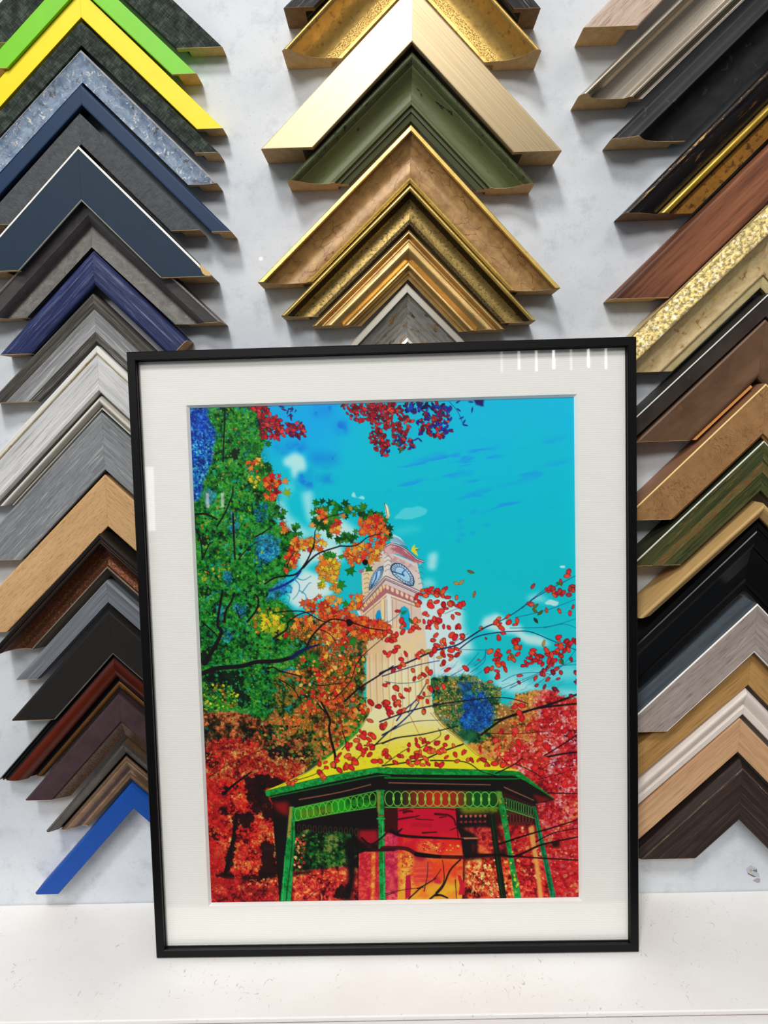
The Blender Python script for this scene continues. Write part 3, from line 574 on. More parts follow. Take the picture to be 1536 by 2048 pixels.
def glass_mat():
    m = bpy.data.materials.new('picture_glass'); m.use_nodes = True; n = m.node_tree.nodes; l = m.node_tree.links; n.clear()
    o = n.new('ShaderNodeOutputMaterial'); mx = n.new('ShaderNodeMixShader'); tr = n.new('ShaderNodeBsdfTransparent'); gl = n.new('ShaderNodeBsdfGlossy')
    lw = n.new('ShaderNodeLayerWeight'); p = n.new('ShaderNodeMath'); p.operation = 'POWER'; p.inputs[1].default_value = 5
    mu = n.new('ShaderNodeMath'); mu.operation = 'MULTIPLY_ADD'; mu.inputs[1].default_value = 0.95; mu.inputs[2].default_value = 0.062
    lw.inputs[0].default_value = 0.5; gl.inputs['Roughness'].default_value = 0.02
    tr.inputs[0].default_value = (0.995, 0.995, 0.99, 1)
    l.new(lw.outputs['Facing'], p.inputs[0]); l.new(p.outputs[0], mu.inputs[0]); l.new(mu.outputs[0], mx.inputs[0])
    l.new(tr.outputs[0], mx.inputs[1]); l.new(gl.outputs[0], mx.inputs[2]); l.new(mx.outputs[0], o.inputs[0]); return m
_i = RWD-0.0006
link('glass_pane', box_mesh(-FW/2+_i, FW/2-_i, GY, GY+0.002, _i, FH-_i), glass_mat(), frame)

# mount board: four-sided card with a bevelled window
def mount_mat():
    t = NT('mount_card'); tc = t.uv
    mp = t.node('ShaderNodeMapping'); t.l.new(tc, mp.inputs[0]); mp.inputs['Scale'].default_value = (0.02, 1, 1)
    n1 = t.noise(0, 0); w = t.node('ShaderNodeTexWave', wave_type='BANDS', bands_direction='Y'); t.l.new(tc, w.inputs['Vector'])
    w.inputs['Scale'].default_value = 190; w.inputs['Distortion'].default_value = 1.6; w.inputs['Detail'].default_value = 3; w.inputs['Detail Scale'].default_value = 0.6
    col = t.ramp(w.outputs['Fac'], [(0.2, (246, 245, 240)), (0.8, (252, 251, 247))])
    t.bump(w.outputs['Fac'], 0.12, 0.0003)
    return t.fin(col, 0.7)
AX0, AX1, AZ0, AZ1 = -0.1563, 0.1553, 0.0400, 0.4574
MY = GY+0.0021
def ring_mesh(o, i, yo, yi, th):
    """o, i = (x0,x1,z0,z1) outer and inner rectangles, front faces at depth yo/yi"""
    def c(r, y): return [(r[0], y, r[2]), (r[1], y, r[2]), (r[1], y, r[3]), (r[0], y, r[3])]
    vs = c(o, yo)+c(i, yi)+c(o, yo+th)+c(i, yi+th); fs = []
    for k in range(4):
        j = (k+1) % 4
        fs += [(k, j, 4+j, 4+k), (8+k, 12+k, 12+j, 8+j), (k, 8+k, 8+j, j), (4+k, 4+j, 12+j, 12+k)]
    me = bpy.data.meshes.new('m'); me.from_pydata(vs, [], fs)
    bm = bmesh.new(); bm.from_mesh(me); bmesh.ops.recalc_face_normals(bm, faces=bm.faces[:]); uv = bm.loops.layers.uv.new('UVMap')
    for f in bm.faces:
        for lp in f.loops: lp[uv].uv = (lp.vert.co.x, lp.vert.co.z)
    bm.to_mesh(me); bm.free(); return me
mount = link('mount_board', ring_mesh((-FW/2+_i, FW/2-_i, _i, FH-_i), (AX0, AX1, AZ0, AZ1), MY, MY, 0.0004), mount_mat(), frame)
BV = 0.0021
link('bevel_edge', ring_mesh((AX0, AX1, AZ0, AZ1), (AX0+BV, AX1-BV, AZ0+BV, AZ1-BV), MY+0.0001, MY+BV, 0.0003), paint((250, 250, 248), 0.7, 0.01, 0.02), mount)
PY = MY+BV+0.0004
link('backing_board', box_mesh(-FW/2+_i, FW/2-_i, PY+0.0012, FT-0.001, _i, FH-_i), paint((120, 96, 70), 0.8), frame)

# ------------------------------------------------------------------ the printed sheet: a pigment print worked out on a fine grid of ink points
PW, PH = 720, 962
INK = np.zeros((PH, PW, 3), np.float32)
YY, XX = np.mgrid[0:PH, 0:PW].astype(np.float32)
def q(*a): return np.array(a, np.float32).reshape(-1, 2)
def fbm(seed, s, o=4, sx=1.0, sy=1.0, ang=0.0, rough=0.55):
    rng = np.random.RandomState(seed); out = np.zeros((PH, PW), np.float32); amp = 1.0
    ca, sa = math.cos(ang), math.sin(ang)
    bx, by = (XX*ca+YY*sa)/sx, (-XX*sa+YY*ca)/sy
    bx = bx-bx.min(); by = by-by.min()
    for k in range(o):
        c = max(1.2, s/2.0**k); x = bx/c; y = by/c
        g = rng.rand(int(y.max())+3, int(x.max())+3).astype(np.float32)
        xi = x.astype(np.int32); yi = y.astype(np.int32); fx = x-xi; fy = y-yi
        fx = fx*fx*(3-2*fx); fy = fy*fy*(3-2*fy)
        out += amp*((g[yi, xi]*(1-fx)+g[yi, xi+1]*fx)*(1-fy)+(g[yi+1, xi]*(1-fx)+g[yi+1, xi+1]*fx)*fy)
        amp *= rough
    out = (out-out.mean())/out.std()
    return np.clip(0.5+0.24*out, 0, 1)
def ramp(f, stops):
    t = [s[0] for s in stops]
    return np.stack([np.interp(f, t, [s[1][c] for s in stops]) for c in range(3)], -1).astype(np.float32)
def mask(P, ss=2, pad=0):
    x0 = max(0, int(P[:, 0].min())-1-pad); x1 = min(PW, int(P[:, 0].max())+2+pad)
    y0 = max(0, int(P[:, 1].min())-1-pad); y1 = min(PH, int(P[:, 1].max())+2+pad)
    if x1 <= x0 or y1 <= y0: return None, None
    m = np.zeros((y1-y0, x1-x0), np.float32)
    offs = [(i+0.5)/ss-0.5 for i in range(ss)]
    xs = np.arange(x0, x1, dtype=np.float32); ys = np.arange(y0, y1, dtype=np.float32)
    ax, ay = P[:, 0], P[:, 1]; bx, by = np.roll(ax, -1), np.roll(ay, -1)
    for oy in offs:
        Y = ys+oy
        for ox in offs:
            X = xs+ox
            ins = np.zeros(m.shape, bool)
            for i in range(len(P)):
                if ay[i] == by[i]: continue
                c = (ay[i] > Y) != (by[i] > Y)
                if not c.any(): continue
                xc = ax[i]+(Y-ay[i])*(bx[i]-ax[i])/(by[i]-ay[i])
                ins ^= c[:, None] & (X[None, :] < xc[:, None])
            m += ins
    return (slice(y0, y1), slice(x0, x1)), m/(ss*ss)
def blur(m, r):
    r = int(r)
    for _ in range(2):
        for ax in (0, 1):
            pad = [(0, 0), (0, 0)]; pad[ax] = (r+1, r)
            c = np.cumsum(np.pad(m, pad, mode='edge'), axis=ax)
            m = (np.take(c, np.arange(2*r+1, c.shape[ax]), ax)-np.take(c, np.arange(0, c.shape[ax]-2*r-1), ax))/(2*r+1)
    return m
def put(sl, m, col):
    m = m[..., None]
    INK[sl] = INK[sl]*(1-m)+(col[sl] if isinstance(col, np.ndarray) and col.shape == INK.shape else np.asarray(col, np.float32))*m
def fill(P, col, soft=0, a=1.0, jag=None, k=0.9):
    sl, m = mask(P, 2, int(soft*2.2))
    if sl is None: return
    if soft: m = blur(m, soft)
    if jag is not None: m = np.clip((m+(jag[sl]-0.5)*k-0.5)*4+0.5, 0, 1)*np.clip(m*6-0.4, 0, 1)
    put(sl, m*a, col)
def spline(P, n=6):
    out = []
    for i in range(len(P)-1):
        p0, p1, p2, p3 = P[max(0, i-1)], P[i], P[i+1], P[min(len(P)-1, i+2)]
        for k in range(n):
            t = k/n
            out.append(0.5*(2*p1+(p2-p0)*t+(2*p0-5*p1+4*p2-p3)*t*t+(3*p1-p0-3*p2+p3)*t**3))
    out.append(P[-1]); return np.array(out)
def stroke(P, w0, w1, col, a=1.0, smooth=True):
    if smooth and len(P) > 2: P = spline(P)
    n = len(P)-1
    R = max(w0, w1)/2+1.5
    x0 = max(0, int(P[:, 0].min()-R)); x1 = min(PW, int(P[:, 0].max()+R)+1); y0 = max(0, int(P[:, 1].min()-R)); y1 = min(PH, int(P[:, 1].max()+R)+1)
    if x1 <= x0 or y1 <= y0: return
    m = np.zeros((y1-y0, x1-x0), np.float32)
    for i in range(n):
        A, B = P[i], P[i+1]; wa = (w0+(w1-w0)*i/n)/2; wb = (w0+(w1-w0)*(i+1)/n)/2
        u0 = max(x0, int(min(A[0], B[0])-R)); u1 = min(x1, int(max(A[0], B[0])+R)+1); v0 = max(y0, int(min(A[1], B[1])-R)); v1 = min(y1, int(max(A[1], B[1])+R)+1)
        if u1 <= u0 or v1 <= v0: continue
        X = XX[v0:v1, u0:u1]-A[0]; Y = YY[v0:v1, u0:u1]-A[1]; d = B-A; L = max(1e-6, float(d@d))
        t = np.clip((X*d[0]+Y*d[1])/L, 0, 1)
        D = np.hypot(X-t*d[0], Y-t*d[1])
        mm = np.clip((wa+(wb-wa)*t)-D+0.5, 0, 1)
        if wa < 0.6: mm = mm*min(1, wa*2+0.25)
        s = m[v0-y0:v1-y0, u0-x0:u1-x0]; np.maximum(s, mm, out=s)
    put((slice(y0, y1), slice(x0, x1)), m*a, col)
RS = np.random.RandomState(11)
MAPLE = [(0, 1.0), (14, 0.62), (28, 0.5), (52, 0.95), (66, 0.55), (90, 0.5), (112, 0.8), (135, 0.42), (180, 0.3), (225, 0.42), (248, 0.8), (270, 0.5), (294, 0.55), (308, 0.95), (332, 0.5), (346, 0.62)]
OVAL = [(0, 1.0), (30, 0.96), (65, 0.86), (100, 0.8), (140, 0.86), (175, 0.95), (215, 0.9), (255, 0.8), (295, 0.84), (330, 0.95)]
LEAF = [(0, 1.0), (25, 0.78), (55, 0.62), (90, 0.56), (130, 0.62), (165, 0.85), (180, 0.95), (195, 0.85), (230, 0.62), (270, 0.56), (305, 0.62), (335, 0.78)]
def shape(kind, x, y, r, ang, sq=1.0):
    T = {'maple': MAPLE, 'leaf': LEAF, 'oval': OVAL}.get(kind)
    if T is None: T = [(k*360/7.0, 0.6+0.5*RS.rand()) for k in range(7)]
    p = np.array([(math.cos(math.radians(t))*d, math.sin(math.radians(t))*d*sq) for t, d in T], np.float32)*r
    p *= (1+0.18*(RS.rand(len(p), 1)-0.5))
    c, s_ = math.cos(ang), math.sin(ang)
    return np.stack([x+p[:, 0]*c-p[:, 1]*s_, y+p[:, 0]*s_+p[:, 1]*c], -1).astype(np.float32)
def leaf(x, y, r, col, kind='leaf', ang=None, out=(40, 20, 25), ow=1.0, hi=None, sq=1.0):
    ang = RS.rand()*6.28 if ang is None else ang
    if out is not None:
        st = RS.get_state(); fill(shape(kind, x, y, r+ow, ang, sq), out); RS.set_state(st)
    fill(shape(kind, x, y, r, ang, sq), col)
    if hi is not None and r > 2.5: fill(shape('leaf', x+0.6, y+0.5, r*0.45, ang, sq), hi, 0, 0.7)
def pick(cols): return np.array(cols[RS.randint(len(cols))], np.float32)*(0.88+0.24*RS.rand())
def stamps(P, n, cols, r0, r1, kind='blob', out=None, ow=0.9, jitter=0, sq=1.0, hi=False):
    sl, m = mask(P, 1)
    if sl is None: return
    ys, xs = np.nonzero(m > 0.5)
    if not len(ys): return
    for i in RS.randint(len(ys), size=n):
        c = pick(cols); r = r0+(r1-r0)*RS.rand()**1.6
        leaf(xs[i]+sl[1].start+RS.rand(), ys[i]+sl[0].start+RS.rand(), r, c, kind, None, out, ow, np.clip(c*1.25+18, 0, 255) if hi else None, sq)

N_F = fbm(1, 7, 3, rough=0.8); N_M = fbm(2, 22, 5, rough=0.7); N_L = fbm(3, 90, 4); N_G = fbm(4, 3.2, 2, rough=0.9); N_H = fbm(5, 12, 4, rough=0.8)
MIXF = np.clip(0.55*N_F+0.45*N_M, 0, 1); MIXH = np.clip(0.4*N_G+0.6*N_H, 0, 1)
# ---- sky
INK[:] = ramp(np.clip(YY/PH+0.12*(N_L-0.5), 0, 1), [(0, (0, 186, 222)), (0.12, (0, 190, 214)), (0.35, (2, 192, 205)), (0.6, (20, 196, 206))])
fill(q(3.9,-6.8,303.3,1.8,264.3,73.6,171.1,94,-0.2,84.7), (24, 150, 236), 26, 0.5)
fill(q(174.6,-1.9,321.6,2.3,292.5,56.1,225.8,118.4,171.3,89.4), (0, 172, 232), 20, 0.5)
_st = np.clip((fbm(21, 9, 3, sx=6.0, ang=-0.17)-0.60)*5, 0, 1)
for P, a in ((q(354.7,136.1,542.2,87.4,566.4,97.8,448.2,133.7,369.2,143.9), 0.8), (q(368.6,166,433.1,148,435.3,157.9,373.2,178.4), 0.9), (q(447.9,143.5,571.3,98,576,107.8,464.8,156.2), 0.8), (q(486.3,186.3,584.8,169.2,636.2,168.1,638.4,187.8,525.5,192.2), 0.8), (q(491,198.7,679.9,191.3,682.3,201.2,544.8,212.4), 0.75), (q(565.5,151.5,707.5,126,707.3,140.6,575.2,159.1), 0.7), (q(576.3,88.4,707.9,84.7,707.8,94.4,576.1,100.5), 0.5), (q(511.7,145.2,541.1,143.5,543.3,160.7,516.3,160), 0.7), (q(566.1,117.3,661.4,107.7,661.3,115,565.9,127.1), 0.5)):
    sl, m = mask(P, 1, 16); put(sl, blur(m, 7)*_st[sl]*a, (34, 136, 236))
_sp = np.clip((fbm(22, 16, 3)-0.56)*5, 0, 1)
for P, a in ((q(225,93.4,276.6,99.7,278.5,119.4,229.1,118), 1.0), (q(276.1,38.6,298,44.1,292.5,63.5,275.5,58.1), 0.8), (q(232.8,8.3,274.5,9.4,268.9,31.1,234.6,27.7), 0.7), (q(201.6,127.1,231.3,127.9,235.1,162.5,202.9,161.6), 0.6), (q(245.7,140.6,272.8,141.3,270.1,151.1,242.9,150.4), 0.7), (q(163.7,81.9,218.1,78.5,217.6,93.2,165.7,94.2), 0.6)):
    sl, m = mask(P, 1, 16); put(sl, blur(m, 7)*np.clip(_sp[sl]+0.35, 0, 1)*a, (14, 84, 220))
for x in q(500.2,228.5,501.2,240.9,503.4,254.6,521.9,252.6,497,265.6,549.3,238.4,525.1,213.1):
    fill(shape('leaf', x[0], x[1], 6, 0.0, 0.6), (20, 140, 236), 2, 0.7)
# ---- clouds
def cloud(P, a=0.85, s=7, col=(232, 243, 246)): fill(P, col, s, a, fbm(int(P[0, 0])+31, 26, 4), 0.7) if s < 4 else fill(P, col, s, a)
cloud(q(175.2,106.8,197.9,93.9,214.9,101.7,219.8,117.8,217.6,130,204,129.6,198.6,144.3,191.3,139.1,189.5,121.9,177.2,119.1), 0.8, 4)
cloud(q(154.9,185.1,174.9,183.1,183.8,210.6,212.7,236.1,227.5,241.5,224.6,253.8,187.4,250.4,158.8,214.9), 0.75, 7)
cloud(q(207.6,169.1,228.9,163.5,230.6,184.6,225.8,216.6,218.1,226.3,211.6,196.4), 0.65, 5)
cloud(q(176.1,148.6,203.3,151.8,185.1,173.5,167.3,187.9), 0.45, 8)
cloud(q(300.1,179,305.4,168,310,179.2,323.6,177.1,328.3,187.1,311.1,183), 0.7, 2)
cloud(q(377,222.9,397.2,203.7,424.5,197,441.5,207.3,431.4,219.4,401.7,223.6), 0.34, 3)
cloud(q(376.5,240.3,408.8,233.6,433.4,239.2,425.8,246.5,381.1,255.3), 0.2, 5)
cloud(q(440.7,288.6,456.5,284.1,457.5,296.2,453.4,318,441.2,320.2,437,312.8), 0.7, 4)
cloud(q(423.8,339.2,443.3,333.6,454,344.8,450.2,352.1,428.4,351.5), 0.55, 5)
cloud(q(413.3,373.2,466.9,362.2,502.6,392.4,503.1,429.2,515.9,454.1,520.4,476.4,491,485.6,510.1,503.3,529.2,523.6,451.2,524.4,412.7,501.2), 0.92, 7)
cloud(q(533.4,427.4,541,410.4,565.3,402.4,582.1,413.8,589.1,426.2,608.5,424.2,615.5,441.6,646.8,447.2,666,464.8,644.2,466.8,617.6,461.3,598.5,443.6,574.4,440.6), 0.85, 4)
cloud(q(618.9,373.1,638.3,366.2,659.8,376.5,657.3,383.8,626,383), 0.6, 5)
cloud(q(645.2,384.7,664.6,380.3,683.8,384.4,674.1,391.5,652.4,389.8), 0.8, 3)
cloud(q(682.1,317.5,691.7,316.5,692.9,320.9,683.3,320.7), 0.8, 1)
cloud(q(539.4,499,621.8,505.7,713.9,502.8,713.6,532.4,621.5,533,553.5,529), 0.5, 9)
cloud(q(553.5,529,597.3,525,645.6,545.8,713.5,552.2,713.3,567.1,645.5,550.8,596.8,557.2,562.9,544.1), 0.75, 6)
cloud(q(181,340.2,207.6,311.7,244.6,326.3,254.3,343.6,264,359.3,226,372.1,194.8,386.9,174.8,370.9), 0.95, 5)
cloud(q(191.9,273.8,236.7,254.5,280.4,269.2,282.9,299.9,228.5,298.5,199,314.9), 0.9, 6)
cloud(q(224.4,218.6,238.6,196.9,282,218.3,311.7,242.8,297.5,266.2,256.8,265.2,230.2,247.5), 0.85, 7)
cloud(q(218.2,401.2,259.3,398.7,318.6,413.8,274.3,468.1,223.9,435.9), 0.9, 8)
cloud(q(304,389.4,316,386.2,320.7,400.1,310.3,406.7), 0.95, 2)
fill(q(284,317,311.3,314.2,315.1,358.8,282.5,366.6), (40, 186, 206), 8, 0.6)
# ---- clock tower
ST = (40, 26, 34)
_stone = ramp(np.clip((YY-320)/330+0.25*(N_M-0.5), 0, 1), [(0, (226, 208, 204)), (0.35, (236, 204, 172)), (0.7, (244, 212, 140)), (1, (246, 208, 104))])
fill(q(357.4,279.2,419.1,305.5,428.2,351.1,420.5,368.5,430.7,429.1,441.6,592.9,316.5,590.4,322,426.6,307.7,389.4,315.8,360.1,315.5,320.5), _stone)
fill(q(321,415.3,356.7,401.3,381.5,382.3,426.8,417.7,438.1,509.2,442.4,588.9,317.3,586.4), _stone)
for k, (a, b) in enumerate(((0, 34), (62, 40), (128, 46), (196, 40), (260, 34))):
    fill(q(325,489.4,339.7,489.8,337.1,584.3,322.3,584)+np.array([a*0.30, 0]), (250, 236, 206), 3, 0.6)
for a in (-105, -62, -20, 22, 66, 110, 154, 200, 244, 290, 330):
    stroke(q(354.7,475.2,354.4,524.8,355.2,584.7)+np.array([a*0.278, 0]), 1.3, 1.3, (196, 140, 110), 0.75)
    stroke(q(358.6,475.3,358.3,524.9,359.1,584.8)+np.array([a*0.278, 0]), 2.4, 2.4, (252, 240, 216), 0.5)
fill(q(315.5,320.5,358.6,288,360.5,326,354.8,591.2,316.5,590.4,322,426.6,307.7,389.4,315.8,360.1), (206, 150, 104), 6, 0.28); fill(q(363.3,331.9,417.8,359.6,426.4,429,364.2,405.4), (214, 170, 176), 10, 0.3)
fill(q(368.3,253.3,377,250.6,388.4,256.7,401.1,273,388.1,269.8,370.8,266.5), (190, 222, 232))
for k in range(7): stroke(q(368.2,256.2,385.4,261,401.1,273)+np.array([k*0.6-2, k*1.6-3]), 0.8, 0.8, (60, 110, 140), 0.6)
fill(q(361.2,193.7,365.5,195.3,368.9,202.6,370.7,215.7,366.9,222.8,364,221.3,362.9,209.7), (240, 232, 206)); stroke(q(361.2,192.3,363.1,201,365,212.6,366.2,222.8), 1.4, 1.2, (120, 80, 60)); stroke(q(368.2,199.7,369.4,211.3,367.9,221.4), 1.0, 1.2, (212, 160, 60))
_pk = ramp(N_F, [(0.3, (186, 120, 132)), (0.7, (224, 178, 176))])
fill(q(357.2,286.5,359.1,272,370.8,266.2,388.1,272,405.2,283.3,417.9,295.3,431.6,300.7,424.9,308.6,404.8,297.9,381.9,287.1), _pk)
for o in (0, 1.7, 3.4): stroke(q(359.8,272,370.8,266.5,388.1,271.2,405.2,283.3,417.9,295.6,431.6,301.2)+np.array([0, o]), 1.0, 1.0, (70, 40, 60) if o != 1.7 else (236, 216, 210))
fill(q(367.6,276.6,388,274.2,399.3,286.1,413.5,298.1,416.2,305.4,396.2,293.3,376.2,281.1), (176, 84, 104), 1, 0.8)
fill(q(408.1,281.9,411.2,274.7,416.4,269.8,414.8,276.3,422.7,277.9,418.2,282.2,420.9,292.4,416.6,289.4), (240, 214, 50)); stroke(q(417.5,280.7,423.4,279.4), 2, 1, (90, 70, 30))
fill(q(357.2,288,367.4,286.8,396,300.6,417.5,312.8,418.7,323,388.6,309.2,358.4,296.7), _pk, 0, 0.6)
fill(q(357.2,288,370.1,292.7,364.9,326.1,354.6,328.8,358.2,302.6), (232, 218, 208)); 
for yy in (740, 790, 850, 910): stroke(q(358.5,186.4,365.8,182.3,371.4,187.5)+np.array([0, (yy)*0.1465]), 1.0, 0.8, (120, 90, 96))
fill(q(315.5,320.5,337.7,309.4,332,357.6,317.2,363.1), (236, 204, 160))
for yy in (950, 1010, 1070, 1130, 1190): stroke(q(319.5,185.4,325.3,182.7,328.9,185.7)+np.array([0, yy*0.1465]), 0.9, 0.8, (140, 96, 80))
for yy in (860, 930, 1000, 1070): stroke(q(420.5,188.1,426.3,186,429.8,189.7)+np.array([0, yy*0.1465]), 1.0, 0.9, (130, 90, 96))
fill(q(308.3,317.4,318.7,311.8,319.9,319.2,312.5,323.4), (150, 120, 150))
def dial(P, H1, H2):
    c = P.mean(0)
    fill(c+(P-c)*1.07, (206, 196, 196)); fill(P, (30, 52, 84)); fill(c+(P-c)*0.90, (188, 214, 238))
    n = len(P)
    for k in range(24):
        t = k*n/24.0; i = int(t) % n; f = t-int(t); p = P[i]*(1-f)+P[(i+1) % n]*f
        stroke(np.array([c+(p-c)*0.66, c+(p-c)*0.90]), 1.3, 1.3, (40, 70, 112), 0.85)
    R_ = c+(P-c)*0.62
    stroke(np.vstack([R_, R_[:1]]), 1.2, 1.2, (46, 78, 124)); fill(c+(P-c)*0.58, (168, 206, 240), 2, 0.8)
    stroke(H1, 2.0, 1.6, (24, 60, 116)); stroke(H2, 3.0, 2.0, (30, 92, 170))
dial(q(368.4,314.5,371.2,307.3,377.1,303.5,387.2,304.4,397.2,310.8,405.7,320.5,412,331.6,413.6,340.5,411.1,348.3,405,347.9,394.9,343.7,383.5,335.3,372.9,325.6), q(392.5,326.8,370.9,319), q(393.9,328.3,391.4,323.1,396.3,317.4))
dial(q(327.6,355.3,328.5,344.3,332.7,331.2,338.9,319.6,347.8,310.8,355.9,308.7,356.4,317.1,352.4,328.7,344.1,341.7,335.1,350.3), q(341.4,332.9,331.5,349.5), q(341.4,332.9,343.9,321.2))
fill(q(359.7,327.5,363.3,328.3,420.8,356.7,417.6,369.9,361.5,342.1,309.1,390.9,306.4,384.9), (224, 196, 196))
for o, c in ((0, (60, 40, 56)), (2.2, (236, 220, 214)), (4.4, (110, 70, 84)), (7.2, (70, 44, 56))):
    stroke(q(306.4,384.9,359.7,327.8,420.8,356.7)+np.array([0, o]), 1.1, 1.1, c, 1, False)
fill(q(309.1,390.9,360,343.6,417.5,371.3,415.8,381.6,361.1,358.3,317.7,395.5), (186, 106, 116))
for k in range(7):
    fill(shape('leaf', *(q(355.5,347.9)+(q(316.6,385.2)-q(355.5,347.9))*k/6.0)[0], 6.0, 1.9), (238, 196, 140)); fill(shape('leaf', *(q(362.8,349.5)+(q(416,375.7)-q(362.8,349.5))*k/6.0)[0], 5.2, 1.3), (238, 206, 172))
    stroke(q(352,344.9,354.7,353.7)+(q(313.7,383.6)-q(352,344.9))*k/6.5, 1.0, 1.0, (120, 60, 60), 0.8)
for o, c in ((0, (150, 90, 76)), (3, (244, 224, 190)), (6, (160, 104, 90)), (10, (236, 208, 170))):
    stroke(q(316.3,395.5,361.1,359,417.3,381.6)+np.array([0, o]), 1.2, 1.2, c, 0.9, False)
fill(q(361,361.2,368.2,363.6,369.4,429.2,357.7,428.9), (240, 226, 214)); fill(q(350.5,372.7,356.4,369.9,353.8,414,350.8,414), (248, 218, 160))
for xx, c in ((300, (196, 140, 96)), (440, (170, 116, 90)), (470, (110, 150, 160)), (540, (150, 110, 104)), (590, (196, 150, 120)), (780, (180, 140, 130))): stroke(q(292.1,372.8,291.4,425.9)+np.array([(xx)*0.1465, 0]), 1.2, 1.2, c, 0.8)
fill(q(339.1,415.2,338.7,401.9,342.6,393.1,347.8,391,349.7,400.7,350,416.9), (0, 150, 206)); fill(q(384.4,414.7,385,391.2,392.5,384.7,400.3,390,403.7,403.4,402.3,430.5,385.5,430.1), (10, 176, 214))
fill(q(386.3,395.6,399.5,393,393.5,400.2,387.7,401.5), (30, 110, 50), 1, 0.9)
# ---- undercoat of the woods, so no sky breaks through their edges
fill(q(-26.8,660.7,101,637.9,211.1,677.9,145.1,719.8,124.4,739.8,114.9,992.2,-41.6,990), (90, 20, 16), 3); fill(q(108.6,633,296.8,624.1,261.1,661.2,205.5,696.8,144.9,724.9,110.3,719.1), (70, 50, 22), 3)
fill(q(488.2,625.4,507.4,640.8,570.6,672.1,571.2,632,596.4,582.6,621,563.2,742.3,580.6,738.9,1001.2,639.8,999.8,628,769.1,664.9,759.6,616.6,708.2,584.9,697.6), (150, 30, 34), 3); fill(q(508.2,602.8,536.9,638.4,570.9,654.1,593.3,629.5,586.7,579.4,557.6,573.8), (170, 110, 50), 3)
# ---- left foliage
_j = N_H
_grn = ramp(MIXF, [(0.14, (4, 16, 10)), (0.28, (6, 64, 24)), (0.42, (8, 116, 36)), (0.54, (22, 142, 36)), (0.64, (84, 168, 20)), (0.76, (24, 160, 100)), (0.9, (170, 190, 30))])
_grd = ramp(MIXF, [(0.2, (4, 8, 6)), (0.38, (6, 40, 20)), (0.5, (8, 92, 36)), (0.62, (20, 128, 60)), (0.75, (110, 140, 24)), (0.9, (190, 180, 40))])
fill(q(-36,-44.4,125.4,-39.7,154.5,43.1,144.2,70.3,133.8,102.1,155.7,135,162.9,190.6,148,218.1,179.9,237.5,202.3,261.4,191.5,303.2,162.1,340.1,161.1,368.3,206.3,416.6,251.7,465.1,307.5,485.3,318.6,590.7,283.5,657.6,187.1,699.4,-4.4,710.5,-70.6,689.8), _grn, 3, 1, _j, 1.1)
_blu = ramp(np.clip(0.6*N_G+0.4*N_F, 0, 1), [(0.2, (10, 30, 110)), (0.42, (20, 70, 200)), (0.55, (24, 110, 214)), (0.68, (30, 170, 214)), (0.85, (140, 216, 226))])
fill(q(-20.3,-11.1,43.9,-9.3,40.8,32.1,55.9,56.9,48.2,91,41.1,113,27.2,147.1,20.9,176.6,-24.4,185.4), _blu, 3, 1, _j, 0.9)
fill(q(6.1,6.7,40.4,12.5,41.8,39.4,53.3,59.3,11.2,58.1), (20, 60, 206), 8, 0.5)
_blg = ramp(MIXH, [(0.25, (6, 60, 60)), (0.45, (20, 110, 150)), (0.6, (30, 130, 220)), (0.8, (60, 190, 210))])
for P in (q(117.6,251.2,147.7,244.4,167.3,254.9,161.6,274.7,136,291.6,116.1,288.6), q(127.4,268.8,154.8,262.6,168,276.6,153.8,289.9,126.3,296.1), q(155.5,336.1,176.3,328.1,178.8,355.6,161.3,365.5,133.7,370), q(164.5,333.5,188.5,343.8,183.2,358.4,161.2,357.9), q(117.8,278.6,147.2,274.4,151.3,294,126.4,308.1,116.1,322.5), q(75.1,370.6,99.3,376.1,93.5,400.6,76.5,395.3), q(52.8,316.1,70.1,311.6,71.6,336.1,59,343.2), q(72.3,197.8,94.1,213.3,77.8,247.7,70.9,232.6), q(26.7,157,46.4,162.5,45.4,187.2,27.9,186.7), q(158.6,496.2,197.7,502,196.9,524.4,167.5,521.3), q(147.4,533.3,164.4,538.7,161.4,553.6,146.7,550.8), q(115.3,181.6,144.9,187.3,138.5,224.3,118.6,223.8), q(45.7,369.9,55.5,370.2,51.2,414.5,41.5,409.3), q(48.5,419.4,70.2,429.7,69.6,444.6,49.9,444.1)):
    fill(P, _blg, 4, 0.85, _j, 1.0)
for P in (q(7.9,502.9,60,499.1,89.1,509.6,83.4,529.5,46.3,531.2,9.5,522.9), q(77.2,79.6,96.8,85,93.3,109.5,78.7,104.1), q(59.1,520,96.9,538.8,95.2,580.8,74.8,571.4,61.2,541), q(30.2,501.4,62.2,517.1,58.6,532,28.7,537.3,8.7,518.9), q(131.1,572.5,151.8,572.9,148,596.9,136.3,593.7), q(125.1,653.9,165,660.8,171.6,683.6,127.2,675.2), q(15.3,334.8,34.6,342.6,31.2,364.7,11.5,364.2), q(15.5,243.6,37.8,246.7,32,266.5,14.6,263.6), q(14.8,447.3,25.8,465.5,15.8,492.1,7.2,486), q(44.4,588.8,76.7,598.5,84.5,625.9,42.7,628.1)):
    fill(P, (6, 14, 10), 5, 0.85, _j, 0.9)
G1 = ((8, 118, 34), (14, 140, 44), (6, 92, 30), (24, 150, 70), (60, 156, 24)); YL = ((226, 190, 30), (240, 208, 40), (214, 160, 26), (150, 180, 30))
stamps(q(43,10.2,117.1,9.8,113.5,100.2,130.3,179.5,106,290.8,8.5,288.4,10,196.2,51.6,98.5), 420, G1+((70, 120, 16), (16, 100, 74), (4, 50, 20), (4, 40, 16), (6, 30, 14)), 1.5, 5, 'maple')
